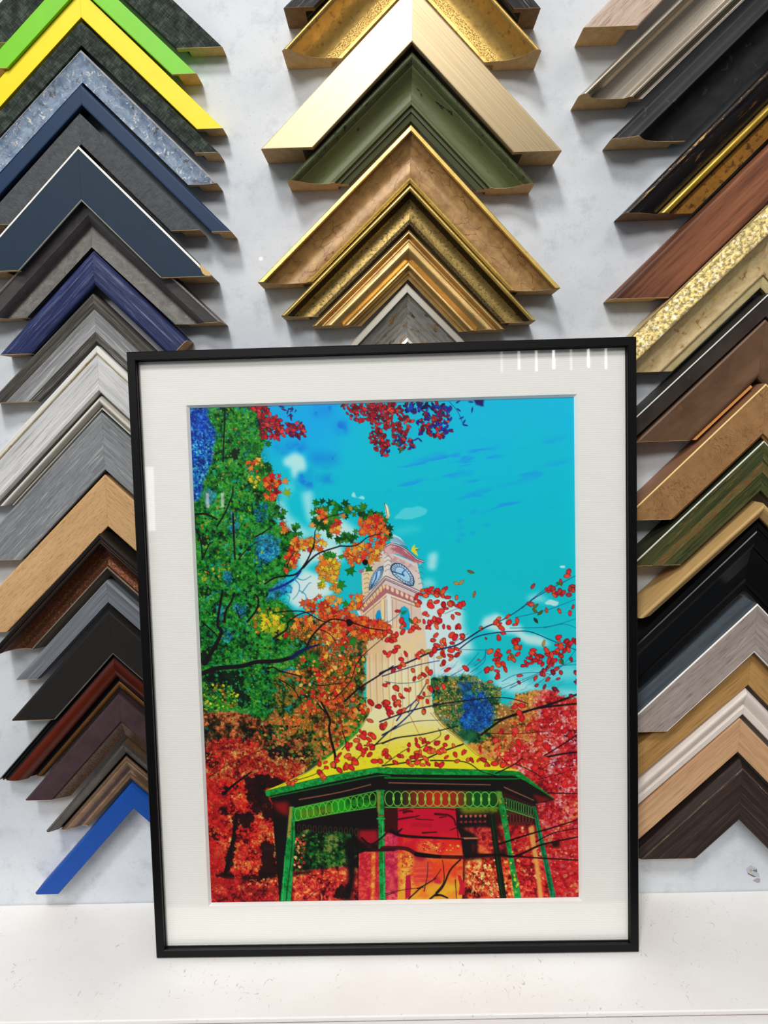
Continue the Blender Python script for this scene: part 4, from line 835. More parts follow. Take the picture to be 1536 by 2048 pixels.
stamps(q(11,266.2,132.8,269.2,143.2,382,144.4,481,120.7,585.3,11.9,583.1,9.6,408.6), 520, G1+((10, 140, 100), (8, 60, 26), (80, 160, 20), (20, 150, 60), (4, 50, 20), (6, 40, 16)), 1.5, 6, 'maple')
stamps(q(92.8,479.8,195.8,487,194.8,586.8,105.9,585), 300, G1+((80, 150, 20), (10, 80, 36), (6, 40, 20)), 1.2, 4, 'maple')
stamps(q(43,10.2,117.1,9.8,113.5,100.2,130.3,179.5,106,290.8,8.5,288.4), 140, ((130, 40, 30), (170, 160, 40), (60, 190, 60), (10, 30, 16), (190, 120, 50)), 1, 3)
stamps(q(43,10.2,117.1,9.8,130.3,179.5,106,290.8,8.5,288.4,51.6,98.5), 130, ((40, 180, 60), (90, 180, 20), (20, 150, 50), (150, 180, 30), (30, 170, 120)), 1.5, 4.5, 'maple')
stamps(q(11,266.2,132.8,269.2,148.1,382.2,198.2,487.1,180,586.5,56.4,584,8.5,433.3), 230, ((30, 170, 60), (80, 180, 24), (16, 150, 50), (20, 170, 110), (140, 180, 30)), 1.5, 5, 'maple')
stamps(q(132.8,115.4,152.2,125.8,154.9,185.1,164.5,195.2,138.5,224.3,114.6,198.9), 26, ((14, 100, 30), (30, 130, 36), (60, 140, 30), (8, 60, 24)), 4, 9, 'maple', (6, 40, 14), 0.6)
stamps(q(108.9,381.3,177.4,382.8,165.5,441.8,111.9,430.7), 60, YL+((230, 120, 30),), 3, 8, 'maple', (60, 90, 10), 0.5)
stamps(q(7.2,518.9,73.4,532.3,74.9,568.4,9.1,579.1), 130, ((150, 180, 20), (210, 200, 40), (60, 140, 30), (190, 90, 40), (20, 60, 20)), 1.2, 4)
stamps(q(8.8,315,73.4,292.1,77.4,311.8,17.7,334.9), 40, ((160, 190, 30), (220, 90, 40), (230, 180, 40)), 1, 3)
# ---- red and orange woods, left and middle
_org = ramp(MIXF, [(0.18, (20, 24, 10)), (0.32, (70, 66, 14)), (0.42, (40, 110, 30)), (0.52, (190, 110, 36)), (0.64, (236, 120, 40)), (0.76, (226, 70, 24)), (0.9, (244, 196, 110))])
fill(q(182.4,396.9,242.1,401.7,327.1,414,316.6,485.5,301.9,576.7,218.1,610.1,202,574.7,239.3,488.2,172.5,434.7), _org, 4, 0.9, _j, 1.2)
fill(q(148.2,509.9,237.2,496.9,319,513.5,313.7,597.3,261.8,650.5,194.9,699.3,126.7,690.4,102.2,629.3,94.7,592.9,136.4,590.7), _org, 4, 0.9, _j, 1.2)
fill(q(-11.6,575.6,86.3,580.6,130.1,599.6,143.8,630.1,203.3,625.2,207,691.9,170.8,706.4,-17.3,703), ramp(MIXF, [(0.2, (10, 8, 6)), (0.38, (50, 44, 14)), (0.5, (120, 50, 24)), (0.62, (200, 80, 40)), (0.8, (226, 150, 80))]), 4, 1, _j, 1.1)
_red = ramp(MIXF, [(0.12, (30, 4, 6)), (0.26, (130, 12, 16)), (0.38, (212, 26, 26)), (0.55, (236, 46, 34)), (0.7, (246, 100, 50)), (0.86, (250, 186, 96))])
fill(q(4.1,638.6,39.2,631.7,101.2,632.9,127.3,663.7,161.8,669.4,205.7,690.5,170.1,715.2,125,724.5,158.9,750.6,163.7,824.8,153.3,837.5,137.6,992.5,-41.6,990,-26.1,645.6), _red, 4, 1, _j, 0.8)
fill(q(5.6,717.2,35.8,712.7,44.3,748.5,31.7,809.7,42.5,913.1,101.8,940,5.5,954.1,5.3,783.6), (206, 24, 30), 10, 0.75)
for P in (q(80.8,708.4,126,699.1,160,720,119.7,732,142.6,786,137.1,801.3,112.7,785.5,93.1,774.9,84.2,749.2), q(32.7,727.9,52.8,723.2,47,743.5,32,743.2), q(55.6,776.8,68.2,774.5,64.2,810.3,45.6,897.6,33.1,897.4,43,840.8,56.5,815.3), q(106.7,811,131.1,826.8,138.9,888.8,118,909.1,98.4,898.4,110,857.3), q(7.1,799,21.7,809.6,25.7,832.8,8.5,824.8), q(13.3,889.3,53.3,895.1,67.8,908.3,17.6,904.9), q(63.2,897.9,138.6,896.5,117.7,919.5,72.6,913.6), q(4.1,638.6,16.6,636.3,14.9,676.7,7.2,681.7), q(28.5,766.1,48.5,766.5,48,779.3,30.5,778.9), q(65.5,779.6,98.1,775,87,805.5,69.7,800.1), q(59.7,923.7,137.6,922.4,137,940.5,64.2,936.8), q(128.2,638.4,196.6,665,201,682.8,127.1,668.7)):
    fill(P, (14, 6, 8), 4, 0.9, _j, 1.0)
stamps(q(9.2,636.1,113.4,638.1,121,699,60.5,718.2,10.9,712.2), 260, ((230, 60, 36), (240, 100, 50), (214, 30, 26), (246, 150, 80), (150, 20, 18)), 1.2, 4)
stamps(q(7.9,722.4,85,728.9,65.7,774.4,3.3,886.6), 150, ((224, 40, 34), (240, 90, 40), (200, 20, 26), (120, 10, 14)), 1.5, 5)
stamps(q(102.5,790.4,162.6,786.4,155.8,834.9,110.5,844.5,106.7,811), 90, ((236, 60, 40), (244, 110, 60), (210, 24, 30)), 1.5, 4.5)
stamps(q(53.4,830.7,105.5,844.4,103.8,888.2,58.3,895.2), 70, ((220, 30, 36), (232, 60, 44), (246, 130, 60)), 2, 6)
stamps(q(119.8,666.1,201.4,670.1,205.6,693,160.3,709.9,106.5,688.6), 140, ((240, 140, 60), (232, 80, 40), (246, 190, 100), (200, 50, 30)), 1.2, 3.8)
stamps(q(149.8,591.1,189.2,594.4,183.5,616.9,151.3,616.2), 34, ((240, 110, 50), (226, 60, 30), (246, 160, 60)), 2, 5)
stamps(q(109.6,607.8,250.5,605.6,245.8,676,127.1,668.7), 210, ((30, 110, 30), (10, 60, 26), (200, 120, 60), (230, 100, 50), (150, 150, 40), (16, 24, 12)), 1.2, 4.5)
stamps(q(205.2,559.6,320.7,562,315.1,586.9,281.9,626.3,248.7,660.9,213.1,617.4), 300, ((236, 110, 40), (226, 60, 30), (246, 170, 70), (40, 120, 30), (140, 40, 20), (240, 140, 60)), 1.5, 5.5)
fill(q(5,907.3,67.9,905.7,70,916.1,27,923.2,6.8,922.9), (190, 26, 28), 3, 0.9)
fill(q(-33.5,922.3,138.2,906.8,140.1,992.6,-36.6,990), ramp(MIXF, [(0.2, (60, 6, 10)), (0.45, (196, 24, 34)), (0.65, (222, 50, 36)), (0.85, (244, 140, 70))]), 4, 0.8)
stamps(q(82.9,908.6,143.3,904.3,142.7,919.8,77.5,918.8), 60, ((240, 120, 60), (246, 170, 90), (220, 60, 40)), 1.2, 3)
# ---- right woods
_gld = ramp(MIXF, [(0.16, (60, 40, 10)), (0.34, (150, 100, 30)), (0.5, (212, 140, 60)), (0.66, (236, 176, 84)), (0.85, (226, 90, 50))])
fill(q(585.9,634.3,589,586.9,596.8,557.2,621.2,550.3,657.7,548.6,689.1,564.1,732.7,567.5,740.9,757.9,630.6,756,579.5,729.7,545.5,703.9,502.3,652.7,507.8,622.8), _gld, 3, 1, _j, 0.9)
_rpk = ramp(MIXF, [(0.14, (110, 10, 24)), (0.30, (206, 24, 38)), (0.5, (234, 50, 46)), (0.66, (242, 110, 104)), (0.84, (250, 196, 200))])
fill(q(640.7,550.7,660.1,548.6,689.1,564.1,732.7,567.5,740.9,757.9,638.3,730.8,629.5,655.2,627.9,592.7), _rpk, 8, 0.9, _j, 0.9)
fill(q(619.9,643,741.8,645.4,738.9,1001.2,664.6,1000.1,637.5,794.6,667.3,764.7,626.1,728.6,570.2,697.3,560.8,672), _rpk, 6, 0.95, _j, 0.7)
fill(q(637.3,804.8,740.5,806.5,738.9,1001.2,664.6,1000.1), (206, 26, 34), 12, 0.55)
_bgr = ramp(MIXF, [(0.15, (10, 40, 30)), (0.35, (30, 96, 60)), (0.5, (90, 140, 40)), (0.62, (196, 150, 50)), (0.78, (40, 120, 150)), (0.92, (230, 190, 90))])
fill(q(439,521.7,470.8,519.8,490.4,517.3,524.4,522.2,553.3,536.5,572.7,544.3,567.3,574,561.9,606.3,546.7,638.6,522,650.6,487.7,647.4,458.7,626.8,442.3,591.4), _bgr, 3, 1, _j, 0.9)
fill(q(499.4,550.7,533.6,549,555,581.8,552,611.6,532.2,626.3,507.6,630.8,488.4,615.4,496.2,590.5), ramp(MIXH, [(0.2, (8, 40, 120)), (0.5, (16, 84, 190)), (0.75, (30, 130, 210)), (0.9, (80, 180, 200))]), 5, 0.95, _j, 0.9)
fill(q(490.1,530.2,509.6,530.6,523.7,555.7,513.6,572.9,496.8,562.6), ramp(MIXH, [(0.2, (8, 50, 130)), (0.6, (20, 90, 190)), (0.85, (40, 150, 120))]), 4, 0.8, _j, 0.9)
fill(q(488.2,622.9,522.5,623.6,527,641.2,502.3,653.2,487.9,637.9), (8, 96, 56), 5, 0.8, _j, 0.9)
stamps(q(443.6,536.7,490.2,522.7,499,572.6,469.1,599.5,449.7,589.1), 150, ((220, 150, 60), (236, 180, 90), (200, 100, 50), (60, 120, 50), (100, 150, 40)), 1.2, 3.4)
stamps(q(509.6,528.1,567.8,544.2,562.6,561.5,523.5,568.2,509.3,543), 90, ((70, 140, 40), (150, 170, 50), (30, 100, 90), (20, 60, 110)), 1.2, 3.6)
stamps(q(552.6,578.7,633.3,558,639.9,605.4,629.5,655.2,570.9,654.1,559.4,608.8), 320, ((236, 180, 90), (214, 140, 60), (240, 200, 120), (180, 100, 50), (226, 100, 60)), 1.0, 3.0)
stamps(q(561.3,641.9,644.5,628.5,653.3,708.9,594.7,697.7,521.7,666.2,551.2,656.7), 170, ((226, 60, 40), (236, 110, 60), (214, 30, 30), (246, 180, 100)), 1.3, 4.5)
stamps(q(640.2,583.5,713.1,585,711.5,760.4,667.6,744.5,643.7,693.6), 330, ((222, 30, 36), (238, 120, 120), (246, 190, 200), (206, 20, 40), (240, 90, 70), (120, 20, 60)), 1.2, 4.5)
stamps(q(633,764.1,713.9,760.5,712.1,956.9,675,956.4,642.1,820.1), 320, ((214, 26, 34), (232, 60, 44), (180, 14, 24), (246, 140, 90), (236, 90, 100)), 1.5, 5.5)
stamps(q(688.4,629.3,712.7,629.8,712.4,659.8,692.9,659.4), 30, ((30, 14, 30), (246, 210, 220), (200, 60, 90)), 1, 3)
def inklines(P, seeds, w, dark, a):
    sl, m = mask(P, 1, 10); m = blur(m, 4); L = np.zeros(m.shape, np.float32)
    for sd, s_, lv in seeds:
        f = fbm(sd, s_, 3, rough=0.7)[sl]; gy, gx = np.gradient(f); g = np.hypot(gx, gy)+0.004
        for v in lv: L = np.maximum(L, np.clip(w-np.abs(f-v)/g, 0, 1))
    put(sl, L*m*a, dark)
inklines(q(-36,-44.4,157.6,-38.7,143.5,88.6,184.5,237.6,161.8,349.5,232.9,464.6,304.4,590.5,187.1,699.4,-4.4,710.5,-70.6,689.8), ((61, 14, (0.42, 0.6)), (62, 9, (0.5,)), (63, 30, (0.5, 0.36))), 0.9, (4, 30, 16), 0.42)
inklines(q(-25.7,638,101.2,632.9,211.3,670.3,169.9,720.2,150.2,992.7,-41.6,990), ((64, 12, (0.4, 0.6)), (65, 24, (0.5,)), (66, 8, (0.4,))), 1.0, (50, 6, 10), 0.38)
inklines(q(561.3,641.9,591.5,582.5,606.4,567.9,657.6,556.5,742.3,578.1,738.9,1001.2,649.7,999.9,626.1,728.6), ((67, 12, (0.4, 0.62)), (68, 24, (0.5,)), (69, 8, (0.42,))), 1.0, (90, 10, 24), 0.32)
inklines(q(439,521.7,490.4,517.3,572.7,544.3,561.9,606.3,487.7,647.4,442.3,591.4), ((70, 10, (0.4, 0.6)), (71, 20, (0.5,))), 1.0, (14, 40, 40), 0.7)
inklines(q(182.4,396.9,327.1,414,316.6,485.5,301.9,576.7,218.1,610.1,172.5,434.7), ((72, 10, (0.4, 0.6)), (73, 20, (0.5,))), 1.0, (40, 20, 10), 0.7)
# ---- bandstand interior and ground
fill(q(131.1,760.3,355.2,738.8,351.9,959.3,138.9,956.1), (16, 12, 12))
fill(q(332.8,738.4,628.3,743.8,665.1,958.8,326.8,953.7), (60, 10, 14))
fill(q(171.3,822.4,194.1,812.5,281,819.1,289.6,865.4,263.9,890.7,168.6,897), ramp(MIXF, [(0.2, (4, 12, 8)), (0.45, (8, 56, 20)), (0.6, (16, 96, 28)), (0.8, (130, 130, 60))]), 3, 1, _j, 0.6)
stamps(q(171.3,822.4,196.2,822.8,186.4,889.5,168.6,897), 70, ((230, 90, 60), (246, 160, 100), (200, 40, 30), (60, 30, 10)), 1.2, 3.6)
stamps(q(196.3,820.2,276,821.6,266.6,885.6,199,887.1), 90, ((10, 70, 24), (24, 110, 34), (4, 24, 12), (90, 110, 40)), 1.5, 5)
fill(q(166.2,894.3,264.1,885.6,291.4,888.6,291.9,955.8,161.6,953.8), ramp(MIXF, [(0.2, (60, 6, 10)), (0.45, (196, 30, 40)), (0.65, (220, 60, 44)), (0.85, (246, 160, 80))]), 2, 1)
stamps(q(166.1,896.9,264,888.2,260.7,913.9,167.8,920.2), 110, ((236, 110, 50), (246, 170, 80), (214, 50, 36), (120, 20, 16)), 1.2, 3.2)
for k in range(60): 
    p = q(168,915.1,166.8,948.7)[0]+np.array([RS.rand()*96, RS.rand()*38]); stroke(np.array([p, p+np.array([RS.randn()*1.5, 5+5*RS.rand()])]), 0.9, 0.6, pick(((240, 100, 70), (150, 14, 20), (246, 160, 90))), 0.8)
fill(q(168.7,894.4,203.9,892.4,203.7,897.5,168.5,902.1), (20, 8, 8), 2, 0.9); fill(q(265.8,829.1,290.8,826.9,285.9,906.6,277,953,259.5,952.7,273.4,906.4), (8, 8, 8), 3, 0.95); fill(q(242.5,936.9,255.6,916.4,272.8,927,272.2,947.7,247.1,949.9), (16, 6, 8), 4, 0.9, _j)
fill(q(296.1,814.2,330.9,814.8,332.7,837.9,312.6,845.2,293.2,829.5), (170, 20, 36), 3, 0.95)
_pil = ramp(MIXH, [(0.2, (186, 22, 44)), (0.5, (206, 36, 56)), (0.75, (232, 80, 60))])
fill(q(294.3,860.3,307.3,856.7,334.7,857.2,332,955.1,290.7,954.5), _pil)
fill(q(318.5,858.2,325.9,858.3,322,953.7,314.5,953.5), ramp(MIXF, [(0.3, (226, 90, 40)), (0.7, (246, 190, 70))]), 1, 0.95)
# plaque wall
fill(q(343,817.6,370.1,825.7,368,954.4,339.3,953.9), ramp(MIXF, [(0.2, (170, 20, 70)), (0.5, (206, 40, 76)), (0.8, (232, 90, 90))]))
fill(q(371.3,771.3,480.8,773.2,482.8,813.3,488.6,827.2,493.2,873.3,489.4,956.7,366,954.8), ramp(np.clip((YY-795)/165+0.28*(N_M-0.5), 0, 1), [(0, (206, 16, 48)), (0.28, (216, 24, 44)), (0.40, (238, 88, 44)), (0.52, (240, 120, 40)), (0.62, (228, 50, 40)), (0.75, (236, 110, 44)), (0.88, (236, 160, 40)), (1, (232, 160, 40))]))
fill(q(450.8,826.6,488.5,832.9,491.2,864.1,454.4,863.5), (236, 50, 30), 6, 0.8); fill(q(410.4,837.4,452.7,838.1,450.1,856.5,421.1,856), ramp(N_F, [(0.3, (220, 40, 50)), (0.6, (246, 160, 60))]), 5, 0.9)
fill(q(371.8,859.8,398.6,860.3,400.5,876.5,393,906.4,399.2,929.7,370,929.3), ramp(MIXF, [(0.25, (200, 60, 40)), (0.5, (240, 150, 50)), (0.8, (246, 190, 80))]), 4, 0.95)
fill(q(398.2,878.7,434,877,435.2,921,399.4,922.8), (222, 60, 60), 6, 0.8); fill(q(434.1,874.7,476.5,875.4,471.3,907.7,435.5,910.6), (236, 70, 34), 7, 0.85)
fill(q(395.3,860.2,420.9,862.9,422.9,873.4,411.6,877.8,400.5,874.1), (160, 20, 50), 3, 0.85)
for k in range(6): stroke(q(400.1,891.5,415.8,890.6,433.7,891.4)+np.array([0, k*5.2]), 1.2, 1.0, (206, 30, 60) if k % 2 else (246, 130, 60), 0.7)
stamps(q(371.8,859.8,400.9,860.3,396.9,929.7,371.2,929.3), 60, ((150, 20, 30), (200, 60, 30), (246, 200, 90)), 0.8, 2.2, 'leaf'); stamps(q(410.3,839.7,488.3,841,485.7,859.4,416.6,857.1), 60, ((214, 20, 40), (246, 190, 80), (170, 20, 40)), 0.8, 2.4)
fill(q(383,905.1,392,902.9,392.5,927.3,390.9,947.1,380.7,952.7,381.3,927.1), (190, 20, 60)); fill(q(481.5,904.4,488.1,907.9,492.3,921.9,497,909.2,497.9,919.7,494.1,945.1,482.9,945,485.5,926.4), (206, 22, 50)); fill(q(435.5,911.7,442.3,907.2,451,917.8,448.6,923.5,437.5,921), (206, 40, 50), 1); fill(q(447.4,927,475.5,921.6,474.1,935.5,452.6,944.5,448.2,942.1), (238, 190, 40), 5, 0.8)
fill(q(352.7,905.8,359.4,904.8,359.9,929.1,354.1,936,351.9,936), (244, 120, 90), 4, 0.8); fill(q(361.6,909.4,367.3,906,368.7,936.3,361.9,938.5), (170, 16, 60), 3, 0.8)
for P, w in ((q(373.9,777.6,389.6,773.9,403.1,768.4,418.8,764.1), 3), (q(382.8,780.6,391.7,778.5,398.4,779.8), 6), (q(370.1,794.7,392.5,791.1,402.6,790.1,411.5,787.8), 4), (q(404.7,794.2,422.5,795.7,438,797.1), 2.5), (q(441.7,785.1,456.1,786.5,467.2,788.1,477,796,480.1,807.5), 5), (q(450.4,792.1,462.7,790.6), 3), (q(403,773,445.2,773.7,480.7,777.8), 3), (q(481.8,776.6,482.6,792.7,482.8,813.3,484.6,831.7), 3), (q(417.4,821.6,430.8,821.1,444.2,820.5), 4)):
    stroke(P, w, w*0.6, (52, 6, 14), 0.85)
def glyphs(txt, A, B, h, col, w):
    G = {'O': [((.1, .2), (.1, .8), (.5, 1), (.9, .8), (.9, .2), (.5, 0), (.1, .2))], 'A': [((0, 1), (.5, 0), (1, 1)), ((.2, .65), (.8, .65))], 'K': [((.1, 0), (.1, 1)), ((.9, 0), (.1, .55), (.9, 1))],
         'W': [((0, 0), (.25, 1), (.5, .3), (.75, 1), (1, 0))], 'D': [((.1, 0), (.1, 1), (.6, .95), (.9, .5), (.6, .05), (.1, 0))]}
    d = (B-A)/len(txt)
    for i, ch in enumerate(txt):
        for s_ in G[ch]: stroke(np.array([A+d*(i+0.12+0.7*x)+np.array([0, h*y]) for x, y in s_], np.float32), w, w, col, 0.55, False)
glyphs('OAKWOOD', q(394.5,801.5)[0], q(435.7,803.9)[0], 7.0, (128, 8, 34), 1.0)
# shadowed frieze at the back, dark openings, hedge
fill(q(484.2,772.1,556.2,773.4,555.1,839.8,492.8,838.8,483.3,813.3), (26, 16, 16)); fill(q(484.2,771,589.4,772.8,589.3,784.2,495,784.9), ramp(N_M, [(0.3, (30, 70, 10)), (0.7, (130, 140, 20))]), 4, 0.95)
for k in range(6):
    fill(q(488.8,788.2,493.3,787.7,493.2,792.9,489.3,792.8)+np.array([k*9.0, 0]), (196, 90, 80)); fill(q(485.8,801.9,492.5,798.6,493.5,804.3)+np.array([k*9.0, 0]), (170, 50, 60), 0, 0.8)
fill(q(493.3,813.5,533.4,811.9,555.5,814.6,555.2,832.9,521.9,833.5,510.9,823), ramp(MIXF, [(0.3, (60, 10, 16)), (0.6, (190, 30, 44)), (0.85, (226, 80, 60))]), 2, 0.95)
stroke(q(471.7,834.7,499.6,833.7,524.1,834.1,549.6,834), 3.4, 2.6, (206, 120, 86)); fill(q(491.2,837.6,521.8,838.1,520.4,853,514.4,876,497.6,876.9,492.5,857.2), (20, 16, 18)); fill(q(510.5,843.7,516.1,843.8,514.7,859.8,510.2,859.8), (110, 20, 24), 2, 0.8); fill(q(522,826.6,555.4,823.7,572.7,851.6,552.4,869.7,521.3,862.3), ramp(MIXF, [(0.25, (120, 14, 22)), (0.5, (206, 40, 40)), (0.75, (236, 110, 60))]), 2)
fill(q(495.4,876.4,559.9,872.4,651.2,879,665.1,958.8,496.4,956.3), ramp(MIXF, [(0.2, (60, 10, 12)), (0.4, (200, 40, 30)), (0.58, (232, 90, 44)), (0.75, (244, 170, 84)), (0.92, (246, 220, 140))]), 3)
fill(q(561,808.5,629.9,809.7,655.9,897,652.7,958.6,603.1,957.9,582.1,877.8), ramp(MIXF, [(0.2, (110, 10, 20)), (0.45, (206, 26, 36)), (0.65, (226, 56, 44)), (0.85, (246, 150, 90))]), 3, 0.9)
for k in range(150):
    p = q(502.4,899.7)[0]+np.array([RS.rand()*62, RS.rand()*44]); v = np.array([(RS.rand()-0.35)*9, 5+6*RS.rand()])
    stroke(np.array([p, p+v*0.5+RS.randn(2), p+v]), 1.6, 0.6, pick(((40, 8, 8), (200, 40, 30), (246, 200, 130), (90, 14, 14), (236, 100, 60))), 0.9)
stamps(q(497.9,879.1,567.3,875,576,947.2,556.1,949.4,517.1,910.2), 130, ((244, 170, 80), (226, 60, 40), (246, 210, 130), (190, 20, 30)), 1.2, 3.4); stamps(q(583,814,627.4,812.2,648.5,896.9,620.6,947.8,592.1,870.3), 110, ((222, 40, 44), (240, 110, 60), (150, 10, 24), (246, 170, 110)), 1.2, 4)
fill(q(617.5,814.6,627.4,809.7,636.3,883.8,644.1,953.3,635.4,955.8,628.8,891.4), (238, 170, 84), 1, 0.9)
# ---- bandstand roof
_rof = ramp(np.clip((YY-600)/120+0.12*(N_M-0.5), 0, 1), [(0, (246, 226, 176)), (0.35, (246, 218, 92)), (0.7, (248, 220, 40)), (1, (250, 226, 20))])
fill(q(120.9,733.3,160,718,203,697.5,261.2,656.1,299.2,624.2,317.3,594.4,332.5,577.2,442.8,579.5,446.1,594.5,459.2,612.3,500.1,648.2,526.7,671.3,563.1,689.6,604.6,705.5,440,704.9,329,702.9,234.7,711.3,134.6,734.8), _rof)
stroke(q(443.6,589.5,461.5,612.3,497.6,643.1,526.5,671.3,594.6,700.3), 4, 2, (216, 150, 50), 0.6, False); stroke(q(437.5,589.3,456.6,613.5,495.1,645.6,521.6,671.2,584.8,700.1), 1.0, 1.0, (120, 90, 30), 0.8, False)
stroke(q(395.8,588.5,414.5,628.9,452.3,695.1), 2.2, 1.8, (222, 170, 90), 0.9, False); stroke(q(368.6,598,357.5,645.4,334,692.9), 1.8, 1.4, (222, 170, 90), 0.8, False); stroke(q(319.8,592,299.2,624.2,261.2,656.1,205.5,696.8,144.8,727.4), 1.4, 1.0, (150, 110, 40), 0.8)
for k in range(40):
    p = q(350.1,647.8)[0]+np.array([RS.rand()*120-60, RS.rand()*40]); stroke(np.array([p, p+np.array([3+5*RS.rand(), -0.5])]), 0.7, 0.6, (190, 150, 30), 0.6)
# ---- eaves, soffit, frieze, posts
fill(q(126.8,743.6,329.1,701.9,358.6,703.9,594.4,711.9,609.3,718.2,667.6,760.9,652.8,765.7,628.2,769.1,569.6,744,357.8,736.9,333,738.4,163.2,768.5,143.3,768.1,131.3,755.2), (16, 12, 12))
fill(q(594.4,717.9,613.9,720.8,667.4,760.9,628,766.5,569.4,742.7), (24, 18, 16)); fill(q(625.8,748.8,664.9,760.9,637.8,768), (130, 20, 20), 2, 0.9); fill(q(131.2,757.7,163.7,755.7,162.6,786.4,143,775.8), (150, 20, 24), 4, 0.9)
for P in (q(183.7,752.3,258.6,740.1,321,725.5), q(355.5,722.6,446.7,726.3,547.5,730.2), q(573.2,735.2,628.1,761.5)): stroke(P, 2.2, 1.8, (170, 100, 80), 0.85)
EAV = (14, 150, 58)
fill(q(118.6,734.6,234.8,708.7,331.8,692.8,358.9,693.8,491.8,698.8,602.1,705.2,619.1,718.4,668.8,760.9,611.7,722.8,594.4,713.9,358.6,706,332.7,703,234.4,721.4,121.2,745.3), ramp(N_F, [(0.3, (8, 120, 40)), (0.7, (20, 164, 72))]))
stroke(q(127.9,747,234.2,727,331.3,709.3,358.5,710.5), 2.2, 2.2, (10, 110, 40)); stroke(q(348.3,712.9,471.5,716.9,594.3,719.4,609.1,718.2,664.9,758.3), 3.0, 1.6, (10, 120, 36)); stroke(q(348.5,706.3,471.7,710.1,596.9,712.9), 1.0, 1.0, (10, 50, 20)); stroke(q(119.6,734.6,234.8,708.7,331.8,692.8,358.9,693.8), 1.0, 1.0, (10, 70, 30)); stroke(q(348.8,693.6,471.9,698,594.6,704.8), 1.0, 1.0, (10, 70, 30))
stamps(q(134.7,732.3,331.7,695.3,331.5,702.9,139.4,740), 34, ((10, 60, 20), (150, 60, 20), (30, 180, 90)), 0.8, 2.0)
fill(q(171.9,769.9,330.5,738.4,329.7,769.4,172.8,794.2), ramp(N_M, [(0.25, (4, 30, 10)), (0.5, (8, 100, 24)), (0.8, (20, 150, 30))])); fill(q(182.9,773.9,247.9,764.9,247.4,780.2,182.4,789.3), (180, 110, 20), 4, 0.45)
fill(q(347.7,736.2,557.1,742.5,559.1,774.4,346.8,770.7), ramp(np.clip((XX-372)/190, 0, 1), [(0, (10, 40, 12)), (0.16, (120, 40, 20)), (0.35, (196, 40, 20)), (0.6, (150, 44, 20)), (0.75, (10, 84, 20)), (1, (6, 70, 18))]))
fill(q(570.5,751.6,627.9,772.9,628.9,795.7,576.2,777), (10, 34, 16))
def ring(c, rx, ry, col, w=1.25):
    t = np.linspace(0, 2*np.pi, 19); stroke(np.stack([c[0]+rx*np.cos(t), c[1]+ry*np.sin(t)], -1).astype(np.float32), w, w, col, 0.95, False)
A, B = q(180.2,781.6)[0], q(323.9,754)[0]
for k in range(13): ring(A+(B-A)*k/12.0, 6.2, 12.2, (130, 206, 60))
A, B = q(355.9,753.6)[0], q(551.9,758.6)[0]
for k in range(14):
    ring(A+(B-A)*k/13.0, 9.0, 14.5, (150, 220, 90)); 
    if k < 13: fill(A+(B-A)*(k+0.5)/13.0+q(-2,-3, 2,-3, 2,3, -2,3), (150, 206, 70))
A, B = q(575.2,765.6)[0], q(625.3,783.7)[0]
for k in range(12): ring(A+(B-A)*k/11.0, 2.4, 10.0, (96, 150, 70), 0.9)
A, B = q(580.9,796.2)[0], q(622.7,796.9)[0]
for k in range(8): ring(A+(B-A)*k/7.0, 2.8, 10.5, (110, 60, 50), 0.9)
A, B = q(181.7,808.4)[0], q(291,818)[0]
for k in range(12): ring(A+(B-A)*k/11.0, 3.0, 7.5, (110, 60, 50) if k % 2 else (70, 70, 40), 0.8)
for P in (q(171,794.7,252.4,780.3,329.7,769.4), q(346.8,770.2,470.3,772.9,559,775), q(171.9,769.9,330.5,738.4), q(576.2,777.8,628.8,796.5)): stroke(P, 1.8, 1.6, (90, 190, 70), 0.9, False)
PST = ramp(N_H, [(0.3, (6, 116, 40)), (0.7, (20, 160, 76))])
fill(q(544,793,554.4,790.6,574.6,954.9,562.2,954.7), (12, 28, 14)); stroke(q(548.9,793.1,566,952.2), 1.2, 1.2, (40, 70, 30), 0.8)
fill(q(165.3,766,173.3,766.1,173.6,827.5,160.4,952.5,140.3,952.2,157.4,827.3), PST); fill(q(165.3,766,170.3,766.1,163.6,827.4,157.6,827.3), (216, 150, 60), 1, 0.8); stroke(q(170.2,796.7,164.3,863.4,151.7,951.1), 1.6, 2.2, (6, 70, 24)); stroke(q(152.3,863.2,144.6,951), 1.2, 1.4, (60, 200, 100), 0.8)
fill(q(331.1,735.9,345.4,736.1,344.5,789.5,343.5,955.3,331,955.1,333.6,789.3), PST); fill(q(332.5,738.4,339.2,738.5,336.8,779.2,331.9,779.1), (170, 140, 40), 1, 0.8); stroke(q(331.5,792.4,345.1,792.6), 3, 3, (30, 170, 70)); stroke(q(334.2,785.5,343.6,785.7), 3, 3, (150, 60, 20)); stroke(q(341.3,797.1,340.8,953.9), 1.4, 1.4, (80, 210, 120), 0.8)
fill(q(557.1,742.5,568.2,744,578.4,793.6,586,860,602.7,954.8,589.5,954.6,577.4,859.9,566.1,793.4), PST); fill(q(558.4,742.5,567,742.7,570.2,768.1,561.6,767.9), (150, 150, 30), 2, 0.7); stamps(q(578.6,859.9,588.5,860,599.6,942.4,591,942.2), 16, ((200, 200, 50), (150, 190, 40)), 1.5, 4); stamps(q(559.5,747.6,576.5,758,582.8,831.8,572.9,831.7), 22, ((170, 50, 30), (20, 70, 30), (210, 150, 50)), 1, 2.4)
fill(q(627.4,772.9,632.3,774.2,642.1,820.1,668.8,955,658.2,954.8,633.5,820), ramp(N_H, [(0.3, (4, 110, 60)), (0.7, (14, 140, 92))])); stroke(q(629.4,776.7,637.1,820,660.7,948.4), 1.2, 1.4, (8, 40, 26), 0.9)
